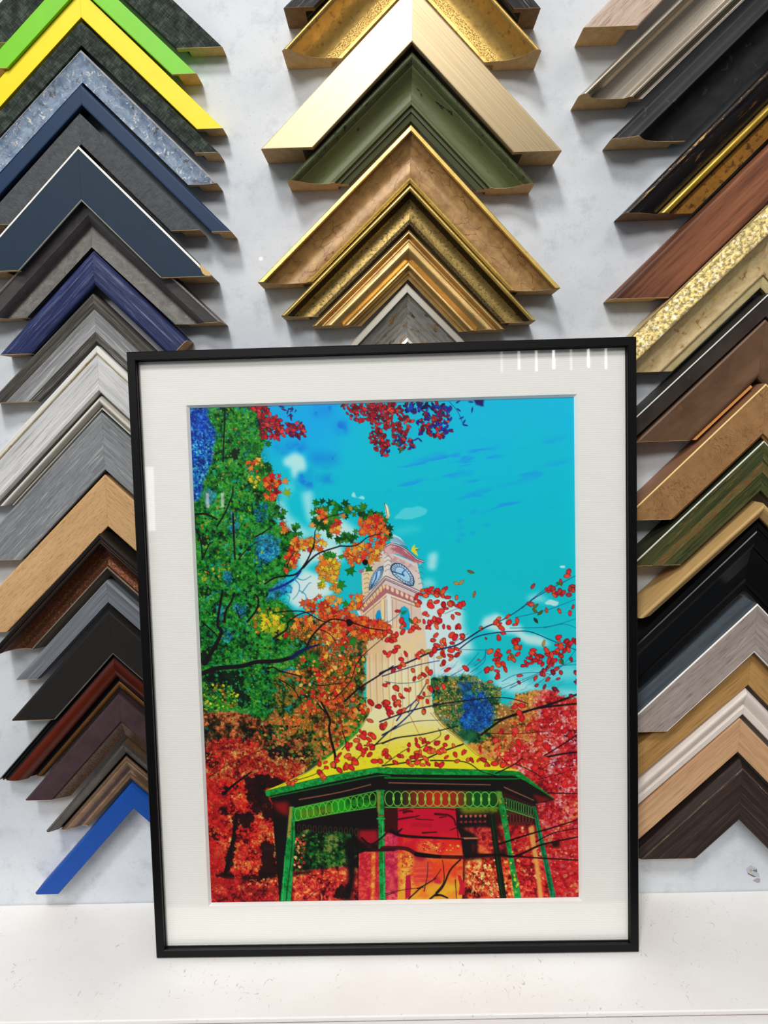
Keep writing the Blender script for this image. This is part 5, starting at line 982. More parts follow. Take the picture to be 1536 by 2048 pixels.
for A, B, n in ((q(165.8,801.8)[0], q(149.3,945.9)[0], 26), (q(337.6,797.1)[0], q(337.2,948.7)[0], 26), (q(635,794.6)[0], q(660.2,948.4)[0], 14)):
    for k in range(n):
        p = A+(B-A)*RS.rand()+RS.randn(2)*3; stroke(np.array([p, p+np.array([RS.randn()*2, 3])]), 1.1, 0.8, (4, 50, 20), 0.8)
# ---- red leaf clusters at the top of the sheet
CR = ((186, 24, 36), (206, 36, 44), (160, 16, 30), (214, 60, 50), (120, 10, 26)); IN = (30, 14, 40)
stamps(q(117.2,7.4,151.7,7.2,155.8,28,170.7,25.9,179.9,43.3,179,70.1,154.3,69.4,134.7,64,136.1,27.4), 120, CR, 2.5, 6.5, 'leaf', IN, 0.8)
stamps(q(180,40.8,209.6,39.2,221.4,54.2,218.6,65.1,201.3,67.1,184.3,58), 44, CR+((110, 20, 60),), 2.5, 6.5, 'leaf', (20, 20, 90), 1.0)
stamps(q(171.3,8.9,203.2,12.3,204.7,39.1,190.2,31.4), 10, ((40, 40, 120), (110, 20, 60)), 3, 7, 'leaf', (20, 20, 80), 0.8, 0, 0.5)
stamps(q(286.8,9.8,376.5,8.7,375.2,58.5,342.1,47.8,303.1,37), 120, CR, 2.5, 6.5, 'leaf', IN, 0.9); stamps(q(337.2,47.7,359,58,372.9,87.7,365,107,352.9,99.3,338.7,81.8), 50, CR, 2.5, 6, 'leaf', IN, 0.9)
stamps(q(358.1,9.4,387.5,10.2,416.1,40.1,405.5,69,381.3,58.6,357.2,43.4), 80, CR, 2.5, 6.5, 'leaf', IN, 0.9); stamps(q(385,10.2,475.3,11.5,479.8,32.2,450.3,38.7,421.2,30.6,394.5,20.1), 90, ((20, 30, 130), (30, 60, 190), (60, 20, 90), (20, 14, 60), (140, 20, 50)), 2, 5.5, 'leaf', (14, 14, 60), 0.7)
stamps(q(420.8,45.1,465.2,29.4,484.4,42.1,474,73.4,454.4,75.3,430.1,64.8), 70, CR+((40, 30, 140),), 2.5, 6, 'leaf', IN, 0.9); stamps(q(460.6,17.2,487.4,17.9,488.9,64,474.1,70.9,464.8,46.4), 44, ((30, 50, 180), (60, 40, 160), (130, 20, 60)), 2, 5, 'leaf', (16, 14, 70), 0.7)
stamps(q(376.2,65.8,405.6,66.6,422.2,91.4,385.1,100.2), 50, CR+((40, 40, 150), (60, 110, 50)), 2, 5, 'leaf', IN, 0.8); stamps(q(356.3,77.4,375.9,78,372.6,109.6,355.4,109.2), 26, CR+((40, 40, 150),), 2, 5, 'leaf', IN, 0.8)
for x, y in q(500.9,11,501.9,25.6,524.1,11.7,526.2,26.3,538.7,12.1,543.4,17.1,506.5,40.3,511.2,47.7,513.5,53.8,422.5,76.8,429.8,78.2,414.8,91.2): leaf(x, y, 5.0, (40, 40, 150), 'leaf', None, (20, 20, 90), 0.6, None, 0.5)
fill(q(529,7,548.5,8.1,545.8,20.8,533.7,16.8), (30, 24, 100), 1); stroke(q(485.1,10.6,499.4,27.9,508.7,50), 0.9, 0.7, (20, 30, 110))
# ---- maple leaves on the left tree
OR = ((240, 120, 40), (236, 90, 34), (244, 150, 50), (226, 60, 30), (246, 170, 60)); RD = ((226, 44, 34), (206, 24, 30), (236, 80, 40)); GM = ((16, 110, 30), (30, 130, 36), (8, 70, 24), (60, 130, 30)); OX = (60, 24, 16)
stamps(q(105.7,109.8,138.4,98.4,142.8,110.8,127.4,125.1,110,127.1), 18, OR, 5, 9, 'maple', OX, 0.7); stamps(q(122.9,115.2,152.9,106.2,154.5,130.8,132,135.1), 14, GM, 5, 9, 'maple', (10, 40, 10), 0.6)
stamps(q(139.4,135.3,166.7,136,170.5,165.7,150.1,182.5,138,172.3), 34, RD+OR[:2], 5, 10, 'maple', OX, 0.7); stamps(q(112.2,134.6,131.9,137.6,131.1,159.7,113.7,159.3), 12, YL, 4, 7, 'maple', OX, 0.6)
leaf(*q(178.6,148.7)[0], 9, (236, 130, 50), 'maple', -1.2, (20, 60, 70), 0.8); leaf(*q(180.3,169.7)[0], 11, (150, 170, 30), 'maple', -0.9, (30, 90, 40), 0.8)
stamps(q(154.8,190,174.6,190.5,173.7,215.3,158.8,214.9), 16, GM, 5, 9, 'maple', (6, 40, 14), 0.6); stamps(q(163.5,222.5,180.8,225.4,182.6,245.3,170.1,245), 10, OR, 5, 9, 'maple', OX, 0.7); stamps(q(183.3,225.5,200.6,228.4,202.5,245.8,182.3,252.8), 14, GM, 6, 10, 'maple', (6, 40, 14), 0.6)
stamps(q(114.5,75.7,134.3,76.2,154,76.8,134,83.6,118.7,95.4), 12, GM, 5, 10, 'maple', (6, 40, 14), 0.6); stamps(q(146.9,135.5,165.4,170.5,155.3,175.2), 5, ((140, 10, 20),), 5, 8, 'maple')
stamps(q(232.2,186.6,293.1,184.8,295.5,218.7,277.9,241.9,247.2,246.3,230.7,230.6,226.2,213.5), 46, GM, 7, 12, 'maple', (6, 40, 14), 0.6); stamps(q(292.7,198.3,333.3,197.7,366.4,220.5,379.2,247.9,361.9,264.4,341.1,219.8,307.3,219), 40, GM+((10, 30, 30),), 6, 11, 'maple', (8, 30, 20), 0.6); stamps(q(253.9,248.1,308.3,242.7,307.7,264.7,257,258.4), 22, GM, 6, 10, 'maple', (6, 40, 14), 0.6)
stamps(q(235,203.6,253.6,204.1,254.6,227.8,239.3,227.4), 9, OR, 6, 10, 'maple', OX, 0.7); stamps(q(261.6,219.5,276.8,221.6,272.6,246.9,260.8,246.6), 10, RD+OR, 6, 10, 'maple', OX, 0.7); leaf(*q(226,231.3)[0], 8, OR[2], 'maple', None, OX, 0.7); leaf(*q(236.9,251.1)[0], 8, OR[2], 'maple', None, OX, 0.7); leaf(*q(298.1,200.2)[0], 6, (170, 140, 40), 'leaf', None, OX, 0.7); leaf(*q(285.2,213.3)[0], 8, (200, 130, 50), 'maple', None, OX, 0.7)
stamps(q(312.5,215.7,332.8,216.2,353.2,210,365.8,244.1,356.7,267.7,331.3,267,328.6,243.2,313.2,249.6), 58, OR[:2]+RD, 6, 11, 'maple', OX, 0.7); stamps(q(282.1,269.2,319.5,266.7,358.4,267.7,336.9,308,320.3,297.4,289.4,308.6), 66, OR+RD[:1], 6, 11, 'maple', OX, 0.7)
stamps(q(177.3,253,206.2,253.7,198.3,284.2,194.1,308,180.6,304.2,170.9,290.3,181.7,273.5), 44, OR+RD, 6, 10, 'maple', OX, 0.7); stamps(q(201.1,253.6,226.7,250.8,250.1,261.6,249.5,278.6,225.9,274.6,208.5,286.1), 34, OR+YL[:1], 6, 10, 'maple', OX, 0.7); stamps(q(170.2,307.4,178.8,307.6,178.3,319.5,171.5,319.4), 4, OR, 6, 8, 'maple', OX, 0.7)
stamps(q(227,291.7,256,289,276,303.1,272.1,316.7,266.5,333.6,274,364.7,260.6,357.5,251.2,333.3,234.7,315.8), 72, OR[:1]+OR[2:3]+OR[4:]+YL[:1], 6, 11, 'maple', OX, 0.7); stamps(q(246,281.9,280.1,279.4,279.5,299.8,252.4,295.7), 10, GM, 6, 9, 'maple', (6, 40, 14), 0.6); leaf(*q(274.7,342.4)[0], 13, GM[1], 'maple', 0.3, (6, 40, 14), 0.7); leaf(*q(294.3,315.5)[0], 13, GM[0], 'maple', 1.2, (6, 40, 14), 0.7); leaf(*q(329.1,315.5)[0], 10, GM[0], 'maple', None, (6, 40, 14), 0.7); leaf(*q(285.5,378.7)[0], 10, GM[1], 'maple', None, (6, 40, 14), 0.7)
stamps(q(234.3,329.4,244.5,329.7,247.3,346.9,233.7,346.6), 6, YL, 6, 9, 'maple', OX, 0.7); stamps(q(292.8,365.1,315,362.2,311.2,375.8,304,389.4,293.8,389.2), 16, OR, 6, 10, 'maple', OX, 0.7)
stamps(q(202.1,373.3,229.7,363.6,274,364.7,273.3,388.7,300.7,385.9,293,413.2,259.1,405.6,231.9,401.5,204.8,394), 80, OR+RD, 6, 11, 'maple', OX, 0.7); stamps(q(255.6,408.9,310.4,403.3,364.5,418.3,348.6,442.1,317.6,448.3,292.4,433.9,262,422.9), 84, RD+OR[:2], 6, 11, 'maple', OX, 0.7); stamps(q(173.9,396.7,208.1,397.5,227.9,418.7,216.9,439.2,186.6,424.6), 30, OR+((236, 150, 90),), 5, 10, 'maple', OX, 0.6); stamps(q(234.7,418.8,272.1,426.6,291.8,454.7,260.7,464.4,240.8,443.1), 40, OR+RD+((240, 200, 90),), 5, 10, 'maple', OX, 0.6)
stamps(q(125.9,395.6,161.8,399.9,162.6,424.1,128,430.2), 26, YL, 6, 10, 'maple', (90, 90, 10), 0.6); stamps(q(164.1,382.7,184.6,383.2,183.4,417.7,166.6,406.9), 16, GM, 6, 10, 'maple', (6, 40, 14), 0.6); leaf(*q(297,451.3)[0], 12, GM[1], 'maple', None, (6, 40, 14), 0.7); leaf(*q(276.2,461.2)[0], 9, GM[1], 'maple', None, (6, 40, 14), 0.7); leaf(*q(169.9,435.5)[0], 7, (190, 20, 30), 'leaf', None, OX, 0.7)
for x, y in q(290.5,413.2,321.9,301.7): leaf(x, y, 8, (14, 8, 6), 'blob', None, None)
stamps(q(183.9,476.9,316.4,469.8,315.5,586.8,194.9,584.3), 240, OR+RD+((240, 190, 100), (30, 110, 30), (140, 40, 20), (60, 130, 50)), 1.6, 5.5, 'blob')
stamps(q(217.9,487.5,256.6,503.3,231.3,527.6,217,512.4), 20, RD+OR, 4, 8, 'maple', OX, 0.6); stamps(q(211.4,532.2,270.4,533.4,269.3,568.3,215.3,562.2), 34, RD+OR, 4, 9, 'maple', OX, 0.6)
leaf(*q(217,477.6)[0], 9, GM[1], 'maple', None, (6, 40, 14), 0.6); leaf(*q(226.3,492.7)[0], 8, GM[1], 'maple', None, (6, 40, 14), 0.6)
# ---- branches
BK = (18, 12, 18); NV = (14, 34, 110); TL = (20, 96, 140)
for P, w0, w1, c in ((q(5.3,506.6,35.4,496,84.9,492.1,112.3,485.2,154.1,483.7,181.4,477.3), 9, 7, BK), (q(178.9,478.7,191.5,469.6,204,462.4,230,455.1), 7.5, 3.5, (16, 24, 80)), (q(13.6,485.6,32.1,458.6,48.2,426.8,42,409.3,53.9,348), 9, 4, BK), (q(55.1,407.1,58.4,387.5,70.3,368,75.8,353.4), 5, 3, BK), (q(98.1,408.1,116.1,386.3,120.5,366.8,114.8,356.8), 4, 3, BK), (q(133.9,337.6,155,325.9,189.3,321.8,204.4,310), 3.2, 3.6, BK), (q(204.4,310,215.9,293.2,225,273.9,229.1,261.9), 3.4, 2, BK), (q(141.9,350.6,164.2,343.2,189,329.6,201.7,314.8), 4.5, 4, (14, 40, 130)), (q(206.8,308.8,221.9,293.3,239.3,281.6,276.1,270.3), 4, 2.6, BK), (q(275.3,269.9,305.8,269.8,328.3,255.1,352.1,248.9), 2.8, 1.4, BK), (q(145.9,441.3,171,424.6,176.4,409.9,198.9,395.6,226,391.3), 3.6, 1.6, BK), (q(209.1,457.6,215.7,442.9,229.7,425.9,247.3,411.5,262.1,406.9,288.8,412.5,327.4,425.6,363.8,431.4), 4, 1.8, BK), (q(147.7,392,201.6,390.8,235.2,408.8,247.3,411.5), 2.2, 1.6, BK), (q(131.5,498.1,143.8,495.9,158.3,503.6,197.3,514.4), 3, 2.2, BK), (q(216.5,527.3,231.1,532.6,273,528.5), 2.4, 1.4, BK), (q(276.8,563.5,304.6,539.1,339.5,517.5,369.4,498.2), 4, 2.4, BK), (q(225,567.4,241.6,587.8), 3, 2, BK), (q(254.8,560.5,287.8,526.3,306.2,484.5,356.2,441.1), 2, 1.2, BK), (q(152.9,518.5,179.3,536.5,190.9,556.7), 2, 1.4, BK), (q(12.2,406.2,31.1,423.9,40.5,434), 3, 2, BK), (q(83.8,396.7,98.8,390.9), 2.6, 2, (20, 30, 70)), (q(78.3,380.5,83.7,400.4), 2.4, 2, BK), (q(175.8,292.2,179.8,314.3), 1.2, 1, BK), (q(234.6,426,253.8,436.3,265.4,456.3), 1.6, 1.2, BK), (q(72.4,15.9,64.8,108.7), 3, 2.4, BK), (q(7.2,204.8,27.2,204.1,49.2,214.6), 4.5, 3, BK), (q(48.7,227,62,207.5,78.3,173.2,81.6,153.5), 3.4, 2, BK), (q(79.5,205.4,79.3,272.7,79.8,290.2), 3.4, 3, BK), (q(8.5,231,17.4,256.1,18.5,288.7), 3, 2.4, BK), (q(18.5,288.7,32.2,261.5,39.9,256.7), 3, 2, BK), (q(120.2,248.7,138,239.2,150.8,229.6), 3, 2, BK), (q(86,290.3,104.3,270.8,122.3,258.8), 2.4, 1.4, BK), (q(177.1,307.5,182.8,290.6,193.5,277.2), 1.8, 1.2, BK), (q(227.6,274.7,230.1,250.9,233.1,237.4,248.1,219.2,287.4,208.3), 2, 1.4, BK)):
    stroke(P, w0, w1, c)
for P in (q(191.6,326.8,206,332,220.9,325), q(189.1,329.1,198.4,341.6,195.4,356.2,185.2,368.3), q(198,351.4,209.9,361.5,206.7,383.5), q(202.7,356.4,215.5,339.6,220.5,337.2), q(173.4,358.2,179.3,363.2,175.1,377.9)): stroke(P, 2.2, 1.4, (40, 150, 180), 0.9)
stroke(q(232.1,565.2,247,598,245.2,615.6,249.3,643.3,254.7,666.1,254,691.4), 4, 5, BK); stroke(q(35.6,897.5,53.4,830.7,62.5,779.5), 7, 5, (16, 6, 10)); stroke(q(39.7,738.2,60.4,720.8,93.7,697.2), 6, 3, (16, 6, 10)); stroke(q(11.1,707.1,49.5,682.5,92.6,663,117.8,653.4), 1.6, 1.0, (70, 10, 12)); stroke(q(63.5,705.6,69.2,687.9,87.1,675.6), 1.6, 1, (60, 8, 10)); stroke(q(269.7,621.1,276.4,643.8,268.6,656.3), 2, 1.6, BK)
for P, w0, w1, c in ((q(343.9,512.2,353.9,507.4,398.3,491.5,447.5,471.1,486.6,462.1,506.3,451.4,540.6,430.1,565,420.8), 3.6, 2.6, (12, 22, 64)), (q(565,420.8,599.2,402,635.7,375.9,669.7,357.2,710.7,336.4), 2, 1.0, (16, 40, 90)), (q(491.3,470.8,525.8,446.9,564.7,439.2,598.6,437.5,627.6,439.4,666.1,456.2,711.8,475.6), 2.6, 1.2, (14, 30, 90)), (q(348.7,517.3,410.3,498.7,456.8,489.8), 2.2, 1.4, NV), (q(341.4,604.4,395.9,585.5,450.1,574.1,499.1,567.7,552.9,562.5,586.9,564.5,620.9,575.1), 3, 1.6, (14, 20, 50)), (q(557,606.2,596.2,597,632.9,585.3,669.5,574.9,713.4,559.2), 3.6, 4, BK), (q(632.9,584.1,669.5,581.1,713.2,577), 2.4, 2.2, BK), (q(522.3,501.1,539.6,486.7,543.6,469.5), 1.6, 1, TL), (q(599,411.8,659.5,398.5,710.3,380.1), 1.3, 1, TL), (q(589,431.1,659.1,430.3,709.9,416.7), 1.3, 1, TL), (q(475.7,519.9,505.2,503.2,530.1,476.6), 1.5, 1.0, TL), (q(514.8,513.3,539.5,494.1,542.3,474.4), 1.2, 1, TL), (q(373.4,602.6,391.1,580.4,411.2,563.4,434,526.5), 3, 1.6, NV), (q(353.3,527.3,382.6,531.6,416.9,528.6,434.3,516.6), 1.2, 1, TL), (q(587.3,544.6,645.9,518.6,711.6,495.3), 1.3, 1, TL), (q(562.8,549.1,621.6,525.5,670.3,506.8,711.5,502.7), 1.2, 1, TL), (q(496.2,469.7,549.6,472.1,556.9,469.8), 1.0, 0.8, TL), (q(611.3,394.9,633.3,375.9,652.8,361.7), 1.4, 1, NV), (q(651.9,432.6,688.1,426,712.2,433.9), 1.1, 0.9, TL), (q(572.9,531.9,597.4,520.1,633.8,515.9,670.1,521.6), 1.2, 0.9, TL), (q(395.9,588,406.1,568.2,426,558.7,440.7,556.5), 1.8, 1, NV), (q(462.1,472.6,491.7,451.1,511.4,439.2), 1.2, 0.8, TL), (q(468.5,401.4,492.9,392.2,507.4,395), 1.0, 0.8, TL), (q(361.2,416.2,381,401.9,388.7,387.3), 1.2, 1, TL), (q(640.9,535.8,682.4,507,711.8,473.2), 1.1, 0.8, TL)):
    stroke(P, w0, w1, c, 0.95)
for k in range(26):
    p = q(456.5,502.2)[0]+np.array([RS.rand()*70, RS.rand()*30]); stroke(np.array([p, p+np.array([8+RS.rand()*12, -6-RS.rand()*10])]), 0.9, 0.7, (30, 140, 170), 0.7)
for k in range(34):
    p = q(558.4,524.2)[0]+np.array([RS.rand()*130, RS.rand()*34]); stroke(np.array([p, p+np.array([6+RS.rand()*10, -3-RS.rand()*6])]), 0.9, 0.6, (40, 130, 160), 0.6)
for P, w0, w1, c in ((q(339.6,850.3,381.9,851.5,406.4,863.5,431.1,867.7,483.2,870.6,503,870.4), 8, 7, (70, 8, 18)), (q(403.9,863.4,431.1,867.2,448.5,869.3), 9, 7, (10, 4, 6)), (q(498.1,868.8,560,867.2,592.1,870.3,636.7,850.6,666.4,843.4,713.2,834), 6, 2.4, (20, 6, 10)), (q(592.1,870.3,641.4,875,712.8,880), 3.4, 2.4, (30, 6, 12)), (q(357.9,816.6,377.5,826.4,444.3,832.1,493.8,834.9), 7, 3.4, (22, 6, 10)), (q(370.3,819.3,377.9,813.1), 5, 3, BK), (q(386.8,952,412.3,929.2,440.1,911.6), 3, 1.6, BK), (q(428,952.7,452.1,929.8,467.7,896.5,488,875), 4, 3, BK), (q(439.3,945.1,449.3,945.2,461.6,950.6), 5, 3, BK), (q(417.1,937,424,906.2,425.9,877.9), 1.6, 1, BK), (q(439.5,939.9,454.8,919.5,455.4,891.2,453.3,875.8), 2, 1.2, BK), (q(404.8,931.6,435.1,914.1,450.4,893.7), 2, 1.2, BK), (q(477.3,914.7,479,953.4), 1.6, 1.4, BK), (q(560.3,846.8,612.4,829.8,664.3,815.4,713.6,799.7), 4, 2, (16, 6, 10)), (q(631.9,842.9,666.6,825.6,713.4,817.5), 2.4, 1.6, (16, 6, 10)), (q(557.7,708.4,594.8,690.2,619.6,668.1), 2.8, 1.6, BK), (q(594.8,690.2,631.3,708.5,655.5,729.1), 1.8, 1.2, BK), (q(653.7,678.7,683,673,714.8,669.9), 4, 2.8, BK), (q(648.8,676.1,693,649.4,715.1,633.6), 2.4, 2.6, BK), (q(532.1,633.3,564.3,609.4,596.2,595.1,645.1,583.6,713.2,577), 4.6, 3.4, BK), (q(532.1,630,595.7,632.5,656.7,628.7,712.7,627.3), 1.8, 1.4, (90, 8, 20)), (q(345.2,646.4,375,635.7,424.3,629.6,488.4,615.4), 3, 2, (12, 20, 40)), (q(345.6,630.1,370.6,615.5,400.7,588.6,415.9,568.9), 3.4, 2, NV), (q(365.6,620.5,400.3,606.1,454.3,603.4), 2, 1, (20, 40, 90)), (q(344,689.3,418.2,679.3,455.4,664.9,497.4,650.6), 2.8, 3, BK), (q(435.4,680.9,487,683.1,509,688.6,530.8,704.1,557.7,712.2), 2.4, 1.4, BK), (q(416.3,656.6,453.6,634.7,451.5,619.6), 1.4, 0.9, BK), (q(349.1,685.6,381.7,663.5,394.2,656.2), 1.6, 1, BK), (q(655.3,748.1,714,750.4), 3, 2.4, (60, 6, 14)), (q(638.4,721.2,714.5,702.5), 1.8, 1.4, (70, 6, 14)), (q(638.6,708.6,665.8,689,712.2,687.4), 1.6, 1.2, (90, 8, 20)), (q(330.5,649.9,348.2,632.7,370.9,613), 3, 2, (12, 20, 50)), (q(310.8,649.5,335.5,647.5,370.3,635.6), 2.4, 1.4, (12, 20, 50)), (q(305.4,667.1,285,686.9), 2, 1, BK), (q(160,720,210.1,705.7,237.9,691.1), 1.6, 1, BK), (q(300.6,829.7,317.7,842.8,337.9,830.3,350.7,817.7), 4, 3, (30, 6, 14)), (q(305.3,840,324.8,853.1,362.1,853.8), 4, 6, (50, 8, 16)), (q(344.8,943.6,361.4,938.7), 1.4, 1, BK), (q(191.9,949.1,210,933.8,227.8,926.3), 1.4, 1, BK), (q(494.3,807.4,469.4,817.2), 2.6, 1.4, (20, 6, 10)), (q(342.2,941,374.8,933.8,417.3,929.2), 1.4, 1, BK)):
    stroke(P, w0, w1, c, 0.96)
fill(q(659,843.3,676.3,841.1,676.1,853.8,663.8,854.9), (20, 6, 8), 2, 0.9)
# ---- single red leaves over the sky, tower and roof
RL = ((232, 56, 36), (222, 36, 34), (236, 90, 44), (206, 26, 36)); RO = (60, 14, 20)
def spray(P, cols=RL, r=(5, 8.5), out=RO): 
    for x, y in P:
        for k in range(1+(RS.rand() < 0.45)):
            c = pick(cols); leaf(x+k*RS.randn()*5, y+k*RS.randn()*5, (r[0]+(r[1]-r[0])*RS.rand())*0.86, c, 'oval', None, out, 1.0, np.clip(c*1.12+14, 0, 255), 0.6+0.35*RS.rand())
spray(q(428.3,356.4,437.9,359.1,442.9,354.3,432.9,366.3,423.3,363.6,415.9,368.4,421.7,378.3,441.1,378.7,442.1,386.1,454.9,357.1,459.6,362.1,453.5,366.8,469.5,355,464.4,367.1,474,370.9,453.2,379,466.4,384.2,471.1,391.7,482.2,382.1,493,387.3,490.9,371.3,502.8,383.8,492.7,402,482.9,407.9,434.5,403.1,429.3,415.3,439,417.9,448.9,410.8,453.5,418.3,458.8,401.2,452.2,425.6,436.4,425.2,465.5,425.9,475.2,427.4,491,426.5,450.6,441.6,481,442.2,500.3,446.4,412.1,424.7,417.2,415,404.6,431.9,408.4,427.1))
spray(q(462.5,452.9,467.3,457.9,459.9,462.7,451.4,461.3,447.5,469.8,462,475.1,441.3,477.1,415.6,481.5,425.5,473.1,480.6,457,488.9,468.3,493.6,475.8,477.7,481.6,462.7,497.4,471.1,507.5,393.8,476.1,385,485.8,388.4,495.8,363.4,426.1,355.8,435.7,360.3,448.2,370.3,441,377.6,438.7,362.1,475.4,354.8,472.8,378.3,462.2,391.5,419.3,387.8,424.1,372.5,448.4,381.2,394.5), r=(5, 8))
spray(q(369.8,506.5,406.4,507.3,408.5,523.5,426.9,516.4,433.3,506.6,432.8,529,437.4,541.5,376.1,543.9,382,555.3,393.3,544.3,399.4,544.4,369.6,558.8,375.5,567.6,379.1,572.7,414.9,560.9,426.1,552.5,431.9,567.5,357.1,568.5,355.6,579.7,359.1,587.3,425.3,584.9,381.2,586.5,353.1,534.8,450.8,541.8,463.1,539.5), r=(4.5, 7.5))
spray(q(567.5,413.5,569.8,423.4,573.3,430.8,575.6,440.7,585.8,409,602.5,418,594.7,455.8,600.6,463.4,607.8,468.4,585.9,475.4,588.1,487.7,602.8,480.7,594.2,490.3,565.3,474.9,561.6,479.8,550.8,474.6,561.4,489.6,566.1,497.1,575.8,499.8,579.3,509.8,563.5,511.9,564.5,521.8,553.8,506.8,544,510.3,506.4,507,551,531.5), r=(5, 8.5)); spray(q(529.8,490.2,543.9,449.8,535.7,433.6), r=(2.5, 3.5))
spray(q(698.8,328.8,696.3,336,705.7,355.7,703.2,362.9,698.4,371.3,660,361.9,669.6,359.7,671.9,367,681.6,364.8,686.3,369.8,671.9,371.9,625.9,385.5,632.4,353.9,681.2,401.4,700.4,405.5,657.1,399.6,684.2,347.9), ((206, 40, 50), (190, 50, 50), (222, 70, 50)), (5, 8))
spray(q(678.2,455.2,675.6,465,675.5,477.3,692.6,458,697.4,465.5,707.1,455.9,690,475.2,682.7,484.9,670.6,479.7,658.5,481.9,646.3,486.5,634.3,481.3,629.5,478.8,622.1,488.5,617.1,495.8,634.1,493.7,643.8,496.3,648.6,501.4,660.8,494.2,670.5,494.5,682.5,497.2,701.9,492.7,626.8,498.4,612.2,503.1,639,488.8,656.2,474.4,665.7,484.5,682.9,467.6), ((216, 36, 40), (230, 60, 40), (196, 26, 40)), (5, 8.5))
spray(q(605.8,521.5,667.8,516.6,682.3,516.9,648.4,513.7,649.6,519.9,657,507.7,634.9,527,657.9,530,677.3,529.2,668,501.8,637.1,540.7,651.7,543.5,604.4,535.1,710.2,517.5,710,537.3,669.8,548.8,667.3,556.2,701.2,561.9), ((190, 36, 50), (216, 50, 50), (140, 24, 60)), (4, 6.5))
for x, y, c in ((565, 160, (120, 96, 40)), (470, 235, (200, 140, 50)), (500, 230, (190, 140, 60)), (585, 310, (176, 96, 40)), (270, 685, (200, 160, 60)), (345, 730, (210, 150, 50)), (312, 1030, (200, 150, 40)), (1040, 650, (200, 140, 60)), (990, 400, (90, 110, 40)), (985, 430, (110, 100, 40)), (1020, 445, (70, 90, 40)), (990, 495, (30, 60, 40)), (1150, 250, (40, 120, 60)), (1290, 205, (80, 90, 50)), (1330, 280, (120, 130, 40)), (830, 730, (140, 90, 40)), (1160, 775, (40, 100, 60)), (1285, 870, (30, 40, 90)), (465, 965, (20, 70, 60)), (160, 480, (50, 110, 40))):
    p = q(360,279.3)[0]; s_ = 0.2799
    leaf(p[0]+x*s_, p[1]+y*s_*1.0, 6.5, c, 'leaf', None, (40, 40, 30), 0.8, None, 0.75)
spray(q(346.3,613.8,337.5,574.8,352.4,567.6,361.8,585.3,325.5,567.1,320.1,582,323.2,602.1,310.2,584.3,311.4,626.9,304.2,621.8,323.7,628.4,328.5,632.3,283.8,646.5,278.6,654,296.3,639.2,298.3,654.3,313,657.1,320.2,667.4,307.8,667.1,325.5,652.3,278.1,669.1,285.4,674.3,263.4,666.3,258.2,673.7,272.5,691.7,262.4,696.6,284.9,691.9,339.5,680.3,349.9,662.9,352.1,670.5,235.7,680.9,237.9,691.1,225.2,701,229.9,708.6,177.5,715.3,164.9,720.1,250.4,686.2,292.6,679.5,329.7,680.2,318.3,647.2,301.5,631.7), r=(5, 9))
spray(q(395.6,649.9,409.3,641.4,411.5,651.5,424,644.2,431.3,646.8,426.1,659.3,416.1,664.2,408.6,671.6,433.3,664.5,435.9,657,448.4,647.2,440.7,662.1,453,664.9,457.9,662.4,467.1,637.5,465,675.2,463.1,651.2,479,652.8,482.3,670.5,485.8,683.1,506.7,681,526.3,681.4,534.9,681.5,543.3,691.7,500.8,665.8,447.5,689.9,430.3,687.1,410.7,684.2,398.3,689,376.6,671,368.8,683.4,425.7,676.9,420.4,689.4,454.9,690.1,570.2,694.8,553.1,689.4,359.3,577.8,376.7,568.1,352,668,425.3,586.6,351.1,610.1,355.9,567.7,378.7,585.7,401.1,673.9,393.5,681.4,359,590.3), r=(4.5, 8))
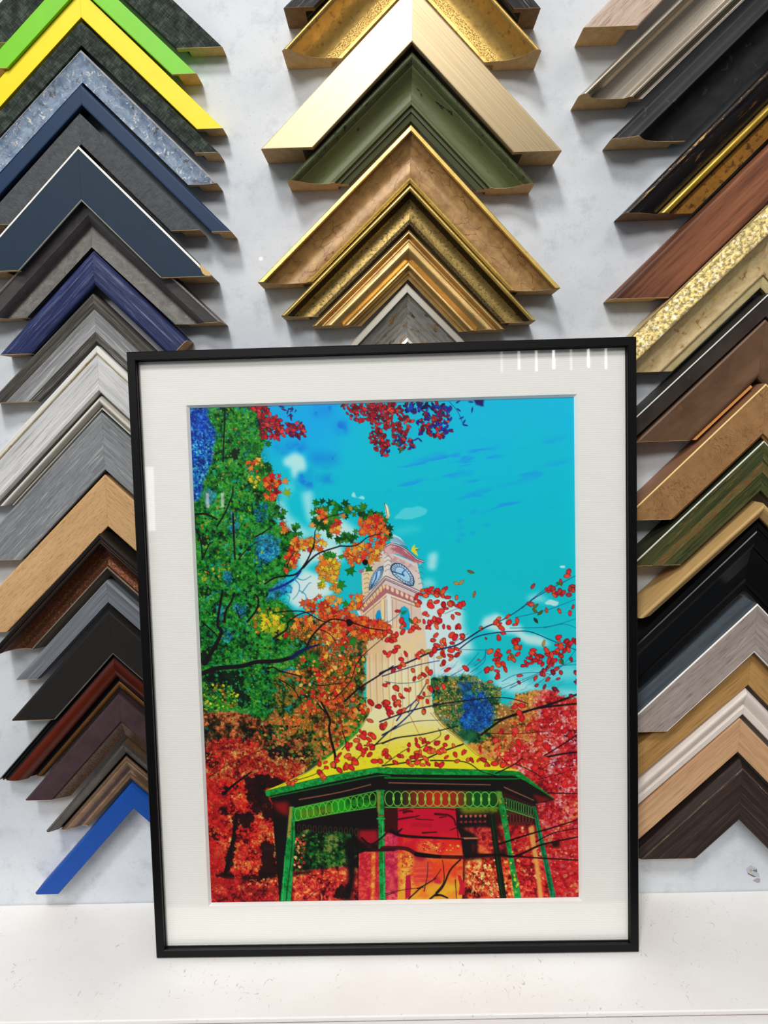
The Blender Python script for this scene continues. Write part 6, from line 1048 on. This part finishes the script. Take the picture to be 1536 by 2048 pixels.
spray(q(592.8,581.3,608.6,579.1,596,612.5,608.3,602.8,654.7,596.2,669.2,604,676.3,619.1,632.4,620.7,644.8,608.5,659.5,603.8,678.8,616.7,595.7,627.5,602.8,647.7,609.9,660.3,620.2,623,634.4,653.3,678.6,634.1,688.4,631.8,698,637,651.5,653.6,641.8,650.9,678,684.2,697.8,664.5,558.8,644.3,529.2,658.8,571.3,627,676.2,629.1,691.2,594.5,705.7,597.3,666.6,618.9,692.4,709.6,702.1,719.9,653.5,688.8,639.1,673.4,614.6,673,667.8,719.3,687.3,729.7,643.5,708.7,624.2,685.7), ((222, 36, 36), (206, 24, 34), (232, 60, 50)), (5, 9), (120, 14, 26))
INK = np.clip(INK, 0, 255)

# ---- the sheet itself
SX0, SX1, SZ0, SZ1 = -0.1575, 0.1565, 0.0385, 0.459
_xs = np.linspace(SX0, SX1, PW, dtype=np.float32); _zs = np.linspace(SZ1, SZ0, PH, dtype=np.float32)
_gx, _gz = np.meshgrid(_xs, _zs)
_co = np.stack([_gx, np.full_like(_gx, PY), _gz], -1).reshape(-1, 3)
_i0 = (np.arange(PH-1)[:, None]*PW+np.arange(PW-1)[None, :]).ravel()
_fc = np.stack([_i0, _i0+PW, _i0+PW+1, _i0+1], -1).astype(np.int32)
me = bpy.data.meshes.new('m')
me.vertices.add(len(_co)); me.vertices.foreach_set('co', _co.ravel())
me.loops.add(_fc.size); me.loops.foreach_set('vertex_index', _fc.ravel())
me.polygons.add(len(_fc)); me.polygons.foreach_set('loop_start', np.arange(0, _fc.size, 4, dtype=np.int32))
me.update(calc_edges=True)
_c = np.clip(INK.reshape(-1, 3)*np.array([1.05, 1.09, 1.09]), 0, 252)/255.0
_c = np.where(_c <= 0.04045, _c/12.92, ((_c+0.055)/1.055)**2.4)
_a = me.attributes.new('ink', 'FLOAT_COLOR', 'POINT')
_a.data.foreach_set('color', np.concatenate([_c, np.ones((len(_c), 1))], 1).astype(np.float32).ravel())
_t = NT('pigment_print'); _at = _t.node('ShaderNodeAttribute'); _at.attribute_name = 'ink'
link('print', me, _t.fin(_at.outputs['Color'], 0.6, spec=0.06), frame)
